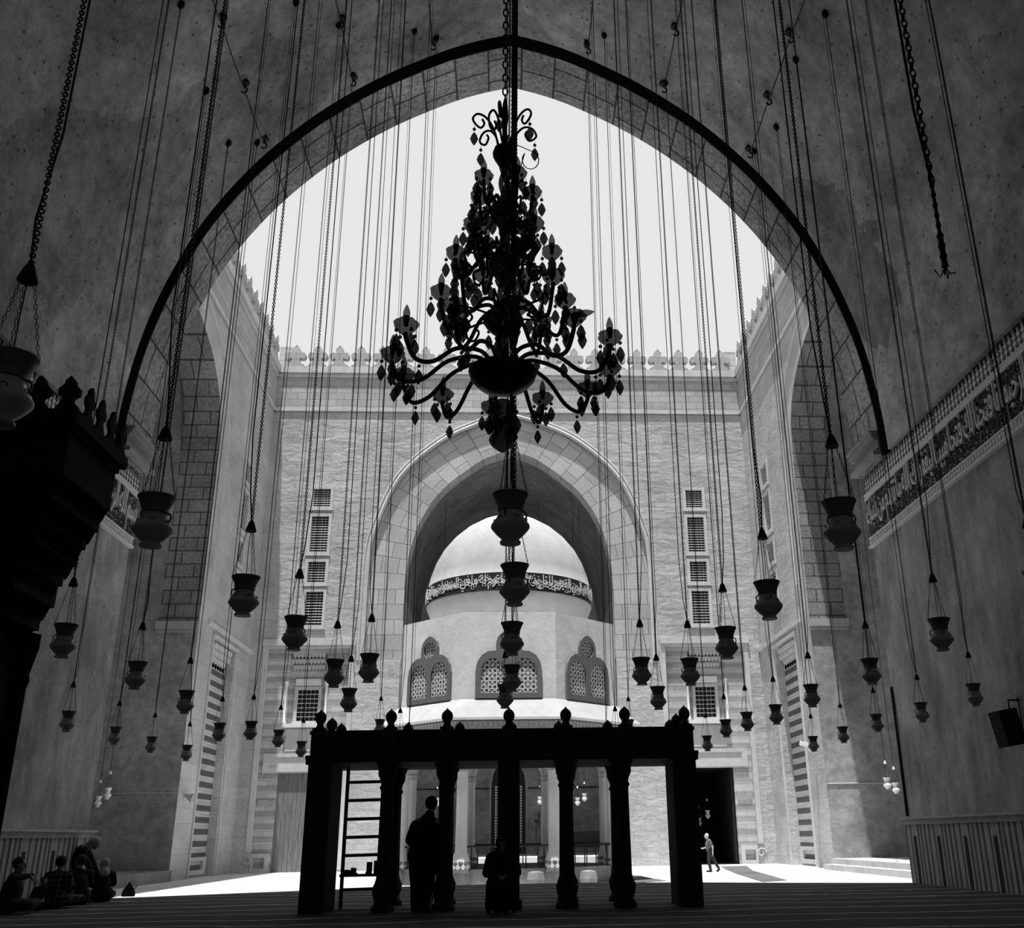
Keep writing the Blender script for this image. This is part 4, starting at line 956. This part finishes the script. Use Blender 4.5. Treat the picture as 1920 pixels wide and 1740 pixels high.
# rugs on the courtyard floor
pts = [at_z(u, v, -.4) for u, v in ((1352, 1625), (1400, 1624), (1412, 1633), (1445, 1642), (1475, 1651), (1430, 1654), (1385, 1640), (1362, 1631))]
MB().prism([(p.x, p.y) for p in pts], XY, -.4, -.385).build('floor_rug', M['rug'], None, label='grey worn rug spread on the sunlit courtyard right of the walking man', category='rug')
pts = [at_z(u, v, -.4) for u, v in ((1186, 1646), (1205, 1644), (1250, 1652), (1186, 1656))]
MB().prism([(p.x, p.y) for p in pts], XY, -.4, -.385).build('floor_rug', M['rug'], None, label='dark rug edge on the courtyard beside the fountain, seen through the tribune', category='rug')
pts = [at_z(u, v, 0.0) for u, v in ((1555, 1662), (1600, 1660), (1700, 1659), (1800, 1668), (1760, 1669), (1650, 1666))]
# ================================================================ PEOPLE
def remeshed(mb, name, mat, parent, vox=.014, sm=6):
    o = mb.build(name, mat, parent, smooth=True)
    r = o.modifiers.new('union', 'REMESH'); r.mode = 'VOXEL'; r.voxel_size = vox; r.use_smooth_shade = True
    s = o.modifiers.new('soft', 'SMOOTH'); s.factor = .5; s.iterations = sm
    return o
def loft(rows, n=20, name='garment', mat=None, parent=None, wav=.0):
    """rows: (cx, cy, z, rx, ry)"""
    vs = []
    for j, (cx, cy, z, rx, ry) in enumerate(rows):
        for k in range(n):
            a = 2*pi*k/n; w = 1+wav*sin(5*a+j)*.5; vs.append((cx+rx*w*cos(a), cy+ry*w*sin(a), z))
    fs = [(i*n+k, i*n+(k+1) % n, (i+1)*n+(k+1) % n, (i+1)*n+k) for i in range(len(rows)-1) for k in range(n)]
    fs += [tuple(range(n))[::-1], tuple((len(rows)-1)*n+k for k in range(n))]
    c = MB(); c.add(vs, fs); o = c.build(name, mat, parent, smooth=True)
    s = o.modifiers.new('soft', 'SUBSURF'); s.levels = s.render_levels = 1
    return o
def head(c, p, face, r=.098, tilt=0):
    """skull, jaw, nose, ears, brow, mouth, around point p; face: unit vector (x, y)"""
    p = Vector(p); f = Vector((face[0], face[1], -tilt)).normalized(); s = Vector((-face[1], face[0], 0)).normalized(); u = s.cross(f)*-1
    if u.z < 0: u = -u
    c.ball(p+u*.015, r, 14, (1, 1, 1.18)); c.capsule(p-u*.05+f*.03, p-u*.085+f*.055, .062, .034)
    c.capsule(p+f*.088+u*.012, p+f*.113-u*.024, .010, .017); c.capsule(p+f*.088+u*.030-s*.045, p+f*.088+u*.030+s*.045, .014, .014)
    c.capsule(p+f*.083-u*.060-s*.02, p+f*.083-u*.060+s*.02, .012, .012)
    for q in (-1, 1): c.ball(p+s*q*r*.98-f*.005, .026, 8, (.6, 1, 1.3))
    return f, s, u
def eyes(p, face, parent):
    f = Vector((face[0], face[1], 0)); s = Vector((-face[1], face[0], 0)); e = MB()
    for q in (-1, 1): e.ball(Vector(p)+f*.090+s*q*.034+Vector((0, 0, .012)), .012, 8)
    e.build('eyes', M['hair'], parent)
def hand(c, w, d, palm_n, r=1.0, curl=.6):
    """palm and five unequal bent fingers; w wrist point, d direction, palm_n palm normal"""
    w = Vector(w); d = Vector(d).normalized(); n = Vector(palm_n); n = (n-d*n.dot(d)).normalized(); s = d.cross(n)
    c.capsule(w, w+d*.035, .026*r, .030*r); 
    for q in (-.026, -.009, .009, .026): c.capsule(w+d*.02+s*q*.7, w+d*.085+s*q, .014, .0125)
    for q, ln in ((-.029, .060), (-.010, .075), (.010, .080), (.029, .072)):
        a = w+d*.085+s*q; b = a+(d*cos(curl*.5)+n*sin(curl*.5))*ln*.5; e = b+(d*cos(curl*1.5)+n*sin(curl*1.5))*ln*.5
        c.capsule(a, b, .0105, .0095, 8); c.capsule(b, e, .0095, .0075, 8)
    a = w+d*.03-s*.03; b = a+(d*.6-s*.6+n*.4).normalized()*.045; e = b+(d*.8+n*.6).normalized()*.035
    c.capsule(a, b, .014, .011, 8); c.capsule(b, e, .011, .0085, 8)
# ---- standing man with a cane (X+ to his right as we see him; seen from behind, turned right)
P = at_z(793, 1709, 0)
man = empty('person', (P.x, P.y, 0), label='dark figure of a stout standing man leaning on a cane under the tribune', category='person')
c = MB()
for q, (hx, kx, fx, fy) in enumerate(((-.10, -.11, -.12, 0), (.10, .085, .07, .06))):
    c.capsule((hx, 0, .90), (kx, .02, .48), .105, .07); c.capsule((kx, .02, .48), (fx, fy, .09), .068, .042); c.capsule((fx, fy-.03, .045), (fx+.05, fy+.17, .035), .042, .036)
c.capsule((-.09, 0, .92), (.09, 0, .92), .12, .12); c.capsule((0, 0, .95), (.02, 0, 1.18), .17, .17); c.capsule((.02, .0, 1.18), (.04, .0, 1.38), .17, .12)
c.capsule((-.13, 0, 1.33), (.17, 0, 1.33), .08, .08); c.capsule((.05, 0, 1.42), (.08, .01, 1.55), .06, .055)
f, s_, u_ = head(c, (.085, .02, 1.62), (.55, .83), .094, .25)
c.capsule((-.15, 0, 1.31), (-.23, -.02, 1.08), .06, .05); c.capsule((-.23, -.02, 1.08), (-.10, .16, .98), .048, .034)
c.capsule((.18, 0, 1.31), (.22, .04, 1.06), .06, .048); c.capsule((.22, .04, 1.06), (.235, .15, .90), .045, .032)
hand(c, (-.10, .16, .98), (1, .5, -.1), (0, -.3, -1)); hand(c, (.235, .15, .90), (-.1, .3, -1), (-1, 0, 0), curl=.9)
remeshed(c, 'body', M['skin'], man, .010)
c = MB().ball((.08, .008, 1.65), .108, 14, (1, 1.02, 1.05)); c.build('hair', M['hair'], man, smooth=True)
c = MB()   # loose jacket with sleeves, rounded stooping shoulders
c.capsule((-.02, 0, 1.0), (.0, 0, 1.16), .235, .225); c.capsule((.0, 0, 1.16), (.03, 0, 1.32), .225, .16); c.capsule((.03, 0, 1.34), (.06, 0, 1.46), .15, .085)
c.capsule((-.15, 0, 1.27), (-.23, -.02, 1.08), .12, .10); c.capsule((-.23, -.02, 1.08), (-.12, .13, .99), .09, .055); c.capsule((.17, 0, 1.27), (.22, .04, 1.05), .10, .085); c.capsule((.22, .04, 1.05), (.235, .12, .92), .07, .05)
c.capsule((-.1, 0, .84), (.08, 0, .84), .19, .17); remeshed(c, 'jacket', M['cloth_black'], man, .014)
c = MB()
c.capsule((-.10, 0, .86), (-.10, .02, .45), .185, .135); c.capsule((-.10, .02, .45), (-.10, .0, .06), .13, .105); c.capsule((.08, 0, .86), (.06, .02, .45), .165, .12); c.capsule((.06, .02, .45), (.02, .05, .06), .115, .09)
remeshed(c, 'trousers', M['cloth_black'], man, .014)
cn = empty('walking_cane', (P.x+.24, P.y+.19, 0), label='thin walking cane held in the standing man\'s lowered hand', category='cane')
MB().tube([(-.13, -.05, 0), (0, 0, .82)], .011, 6).build('cane_shaft', M['wood'], cn); MB().tube([(0, 0, .82), (0, 0, .87), (-.02, -.03, .9), (-.05, -.06, .88)], .013, 6).build('cane_grip', M['wood'], cn)

def seated(u, v, lab, face=(0, 1), sc=1.0, hood=None, top=None, cloth='cloth_black', lean=(0, 0), hgt=None, arm=0, z0=0, hair=True):
    P = at_z(u, v, 0)
    r = empty('person', (P.x, P.y, z0), label=lab, category='person', group='people sitting on the carpet')
    fx, fy = face; sx, sy = -fy, fx       # facing and side vectors
    def q(f, s, z): return Vector((fx*f+sx*s+lean[0]*z, fy*f+sy*s+lean[1]*z, z))
    c = MB(); c.capsule(q(-.02, -.08, .12), q(-.02, .08, .12), .13, .13); c.capsule(q(0, 0, .15), q(.02, 0, .38), .14, .14); c.capsule(q(.02, 0, .38), q(.03, 0, .52), .14, .1)
    c.capsule(q(.03, -.15, .54), q(.03, .15, .54), .06, .06); c.capsule(q(.03, 0, .55), q(.05, 0, .66), .05, .045)
    hp = q(.07, 0, .74); head(c, hp, face, .09)
    for s in (-1, 1):
        c.capsule(q(.02, s*.11, .10), q(.38, s*.30, .11), .085, .06); c.capsule(q(.38, s*.30, .11), q(.30, -s*.06, .06), .055, .04); c.capsule(q(.30, -s*.06, .05), q(.36, -s*.16, .04), .035, .028)
        ez = .34+arm*.1; c.capsule(q(.03, s*.19, .53), q(.08, s*.25, ez), .05, .042); c.capsule(q(.08, s*.25, ez), q(.30, s*.12, .26+arm*.15), .04, .028)
        d = q(.30, s*.12, .26)-q(.08, s*.25, ez); hand(c, q(.30, s*.12, .26+arm*.15), d, (0, 0, -1))
    remeshed(c, 'body', M['skin'], r, .014, 4)
    c = MB(); c.capsule(q(-.02, -.09, .13), q(-.02, .09, .13), .165, .165); c.capsule(q(0, 0, .15), q(.02, 0, .38), .18, .175); c.capsule(q(.02, 0, .38), q(.03, 0, .52), .17, .12); c.capsule(q(.03, -.15, .53), q(.03, .15, .53), .085, .085)
    for s in (-1, 1):
        c.capsule(q(.02, s*.12, .11), q(.38, s*.30, .12), .115, .085); c.capsule(q(.38, s*.30, .12), q(.30, -s*.04, .07), .08, .06)
        ez = .34+arm*.1; c.capsule(q(.03, s*.19, .53), q(.08, s*.25, ez), .075, .065); c.capsule(q(.08, s*.25, ez), q(.27, s*.13, .27+arm*.15), .06, .042)
    remeshed(c, 'clothing', M[cloth], r, .02, 4)
    if hood: 
        c = MB().ball(hp+Vector((-fx*.012, -fy*.012, .022)), .112, 14, (1, 1, 1.12)); c.capsule(hp-Vector((fx*.03, fy*.03, .06)), q(0, 0, .56), .09, .12); remeshed(c, 'headscarf', M[hood], r, .014, 3)
    elif hair: MB().ball(hp+Vector((-fx*.018, -fy*.018, .03)), .1, 12, (1, 1, 1.05)).build('hair', M['hair'], r, smooth=True)
    r.scale = (sc, sc, sc); r.location.z = .02
    return r
seated(13, 1714, 'sitting man at the picture edge facing right, arm raised to chin', (.97, .2), 1.02, arm=2, cloth='cloth_dark')
seated(60, 1707, 'reclining dark figure between the edge man and the checked shirt', (.6, -.5), .62, lean=(.25, 0), cloth='cloth_black')
seated(98, 1704, 'sitting man in checked shirt seen from behind', (.15, .98), 1.02, cloth='plaid')
seated(142, 1697, 'person in black with pale-edged hair sitting behind the checked shirt man', (-.6, .75), 1.02, cloth='cloth_black')
seated(188, 1691, 'sitting child in pale knitted cap and dark coat, last of the group', (-.5, .85), .92, hood='cloth_pale', cloth='cloth_black')
seated(170, 1691, 'toddler whose small face peeks between the two end sitters', (-.7, -.7), .62, cloth='cloth_dark').location.y += .6
# kneeling, bending woman behind them
P = at_z(108, 1691, 0); wm = empty('person', (P.x+.1, P.y+.3, 0.01), label='woman in pale headscarf kneeling up and bending over the sitting group', category='person', group='people sitting on the carpet')
c = MB()
for s in (-1, 1): c.capsule((-.1, s*.1, .08), (-.45, s*.1, .06), .07, .05); c.capsule((-.1, s*.1, .08), (-.22, s*.1, .48), .08, .11); c.capsule((.18, s*.15, .93), (.36, s*.14, .66), .05, .042); c.capsule((.36, s*.14, .66), (.48, s*.10, .48), .04, .03); hand(c, (.48, s*.10, .48), (.4, 0, -.8), (0, -s, 0))
c.capsule((-.22, 0, .5), (-.06, 0, .74), .17, .16); c.capsule((-.06, 0, .74), (.14, 0, .94), .15, .11); c.capsule((.16, -.13, .95), (.16, .13, .95), .07, .07); c.capsule((.18, 0, .97), (.30, 0, 1.06), .05, .05); head(c, (.37, 0, 1.10), (.9, 0), .09, .5)
remeshed(c, 'body', M['skin'], wm, .014, 4)
c = MB(); c.capsule((-.22, 0, .5), (-.06, 0, .74), .21, .2); c.capsule((-.06, 0, .74), (.14, 0, .94), .2, .15); c.capsule((.16, -.14, .95), (.16, .14, .95), .1, .1); c.capsule((-.2, 0, .45), (-.15, 0, .1), .22, .24); c.capsule((-.45, 0, .08), (-.15, 0, .1), .12, .2)
for s in (-1, 1): c.capsule((.18, s*.15, .93), (.36, s*.14, .66), .085, .07); c.capsule((.36, s*.14, .66), (.46, s*.10, .5), .06, .045)
remeshed(c, 'robe', M['cloth_black'], wm, .02, 4)
c = MB(); c.ball((.36, 0, 1.13), .118, 14, (1.15, 1, 1)); c.capsule((.3, 0, 1.08), (.16, 0, 1.0), .09, .11); remeshed(c, 'headscarf', M['cloth_pale'], wm, .014, 4)
# robed figure sitting on a low stool before the tribune's middle pier, facing us
P = at_z(941, 1706, 0)
sf = empty('person', (P.x, 17.0, 0), label='dark robed figure seated on a low stool before the tribune\'s middle pier', category='person')
c = MB(); c.capsule((0, 0, .42), (0, .02, .70), .14, .15); c.capsule((0, .02, .70), (0, .02, .80), .15, .10); c.capsule((-.15, .02, .82), (.15, .02, .82), .06, .06); c.capsule((0, .02, .82), (0, 0, .93), .05, .045); head(c, (0, -.02, 1.0), (0, -1), .088, .3)
for s in (-1, 1):
    c.capsule((s*.09, 0, .40), (s*.12, -.36, .42), .085, .06); c.capsule((s*.12, -.36, .42), (s*.13, -.30, .08), .058, .038); c.capsule((s*.13, -.30, .035), (s*.14, -.46, .03), .035, .03)
    c.capsule((s*.18, .02, .80), (s*.25, -.05, .56), .05, .042); c.capsule((s*.25, -.05, .56), (s*.08, -.26, .52), .04, .028); hand(c, (s*.08, -.26, .52), (-s*.6, -.6, 0), (0, 0, -1))
remeshed(c, 'body', M['skin'], sf, .012, 4)
c = MB(); c.capsule((0, 0, .45), (0, .02, .72), .2, .19); c.capsule((-.14, .02, .80), (.14, .02, .80), .09, .09)
for s in (-1, 1):
    c.capsule((s*.18, .02, .79), (s*.24, -.05, .57), .085, .075); c.capsule((s*.24, -.05, .57), (s*.1, -.24, .52), .07, .05)
    c.capsule((s*.09, 0, .40), (s*.12, -.34, .42), .14, .12); c.capsule((s*.12, -.34, .42), (s*.14, -.28, .10), .13, .12); c.capsule((s*.1, -.05, .35), (s*.12, -.1, .12), .15, .15)
remeshed(c, 'robe', M['cloth_black'], sf, .016, 4)
c = MB().ball((0, -.01, 1.02), .108, 14, (1, 1, 1.1)); c.capsule((0, .03, .95), (0, .03, .85), .09, .11); remeshed(c, 'headscarf', M['cloth_black'], sf, .014, 3)
# ---- man walking across the courtyard, turned to our left
P = at_z(1333, 1635, -.4)
wk = empty('person', (P.x, P.y, -.4), label='bald man in T-shirt and jeans walking left across the sunlit courtyard', category='person')
c = MB()
c.capsule((0, -.08, .82), (-.08, -.08, .45), .09, .06); c.capsule((-.08, -.08, .45), (-.02, -.08, .08), .058, .036); c.capsule((0, -.08, .04), (-.17, -.08, .03), .036, .03)
c.capsule((.02, .08, .82), (.16, .08, .46), .09, .06); c.capsule((.16, .08, .46), (.36, .08, .14), .056, .036); c.capsule((.37, .08, .12), (.27, .08, .02), .034, .03)
c.capsule((0, -.07, .84), (0, .07, .84), .105, .105); c.capsule((0, 0, .88), (-.02, 0, 1.08), .13, .14); c.capsule((-.02, 0, 1.08), (-.03, 0, 1.2), .14, .1); c.capsule((-.02, -.15, 1.22), (-.02, .15, 1.22), .06, .06)
c.capsule((-.03, 0, 1.24), (-.06, 0, 1.34), .048, .045); head(c, (-.08, 0, 1.41), (-1, 0), .085)
c.capsule((-.01, -.19, 1.2), (.10, -.21, .98), .047, .04); c.capsule((.10, -.21, .98), (.09, -.20, .76), .037, .027); hand(c, (.09, -.20, .76), (0, 0, -1), (-1, 0, 0))
c.capsule((-.01, .19, 1.2), (-.05, .2, .97), .047, .04); c.capsule((-.05, .2, .97), (-.26, .14, .92), .037, .027); hand(c, (-.26, .14, .92), (-1, 0, .1), (0, 0, 1))
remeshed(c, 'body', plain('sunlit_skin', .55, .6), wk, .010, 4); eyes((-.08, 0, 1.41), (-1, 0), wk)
c = MB(); c.capsule((0, 0, .88), (-.02, 0, 1.08), .15, .16); c.capsule((-.02, 0, 1.08), (-.03, 0, 1.2), .16, .11); c.capsule((-.02, -.15, 1.22), (-.02, .15, 1.22), .08, .08); c.capsule((-.01, -.19, 1.2), (.05, -.2, 1.07), .07, .065); c.capsule((-.01, .19, 1.2), (-.03, .2, 1.07), .07, .065)
remeshed(c, 't_shirt', M['cloth_mid'], wk, .012, 4)
c = MB(); c.capsule((0, -.07, .84), (0, .07, .84), .12, .12); c.capsule((0, -.08, .82), (-.08, -.08, .45), .105, .078); c.capsule((-.08, -.08, .45), (-.02, -.08, .10), .075, .06); c.capsule((.02, .08, .82), (.16, .08, .46), .105, .078); c.capsule((.16, .08, .46), (.35, .08, .16), .075, .058)
remeshed(c, 'jeans', M['cloth_dark'], wk, .012, 4)
c = MB()
for a, b in (((0, -.08, .035), (-.17, -.08, .03)), ((.37, .08, .10), (.28, .08, .02))): c.capsule(a, b, .048, .04)
c.build('shoes', M['cloth_black'], wk, smooth=True)
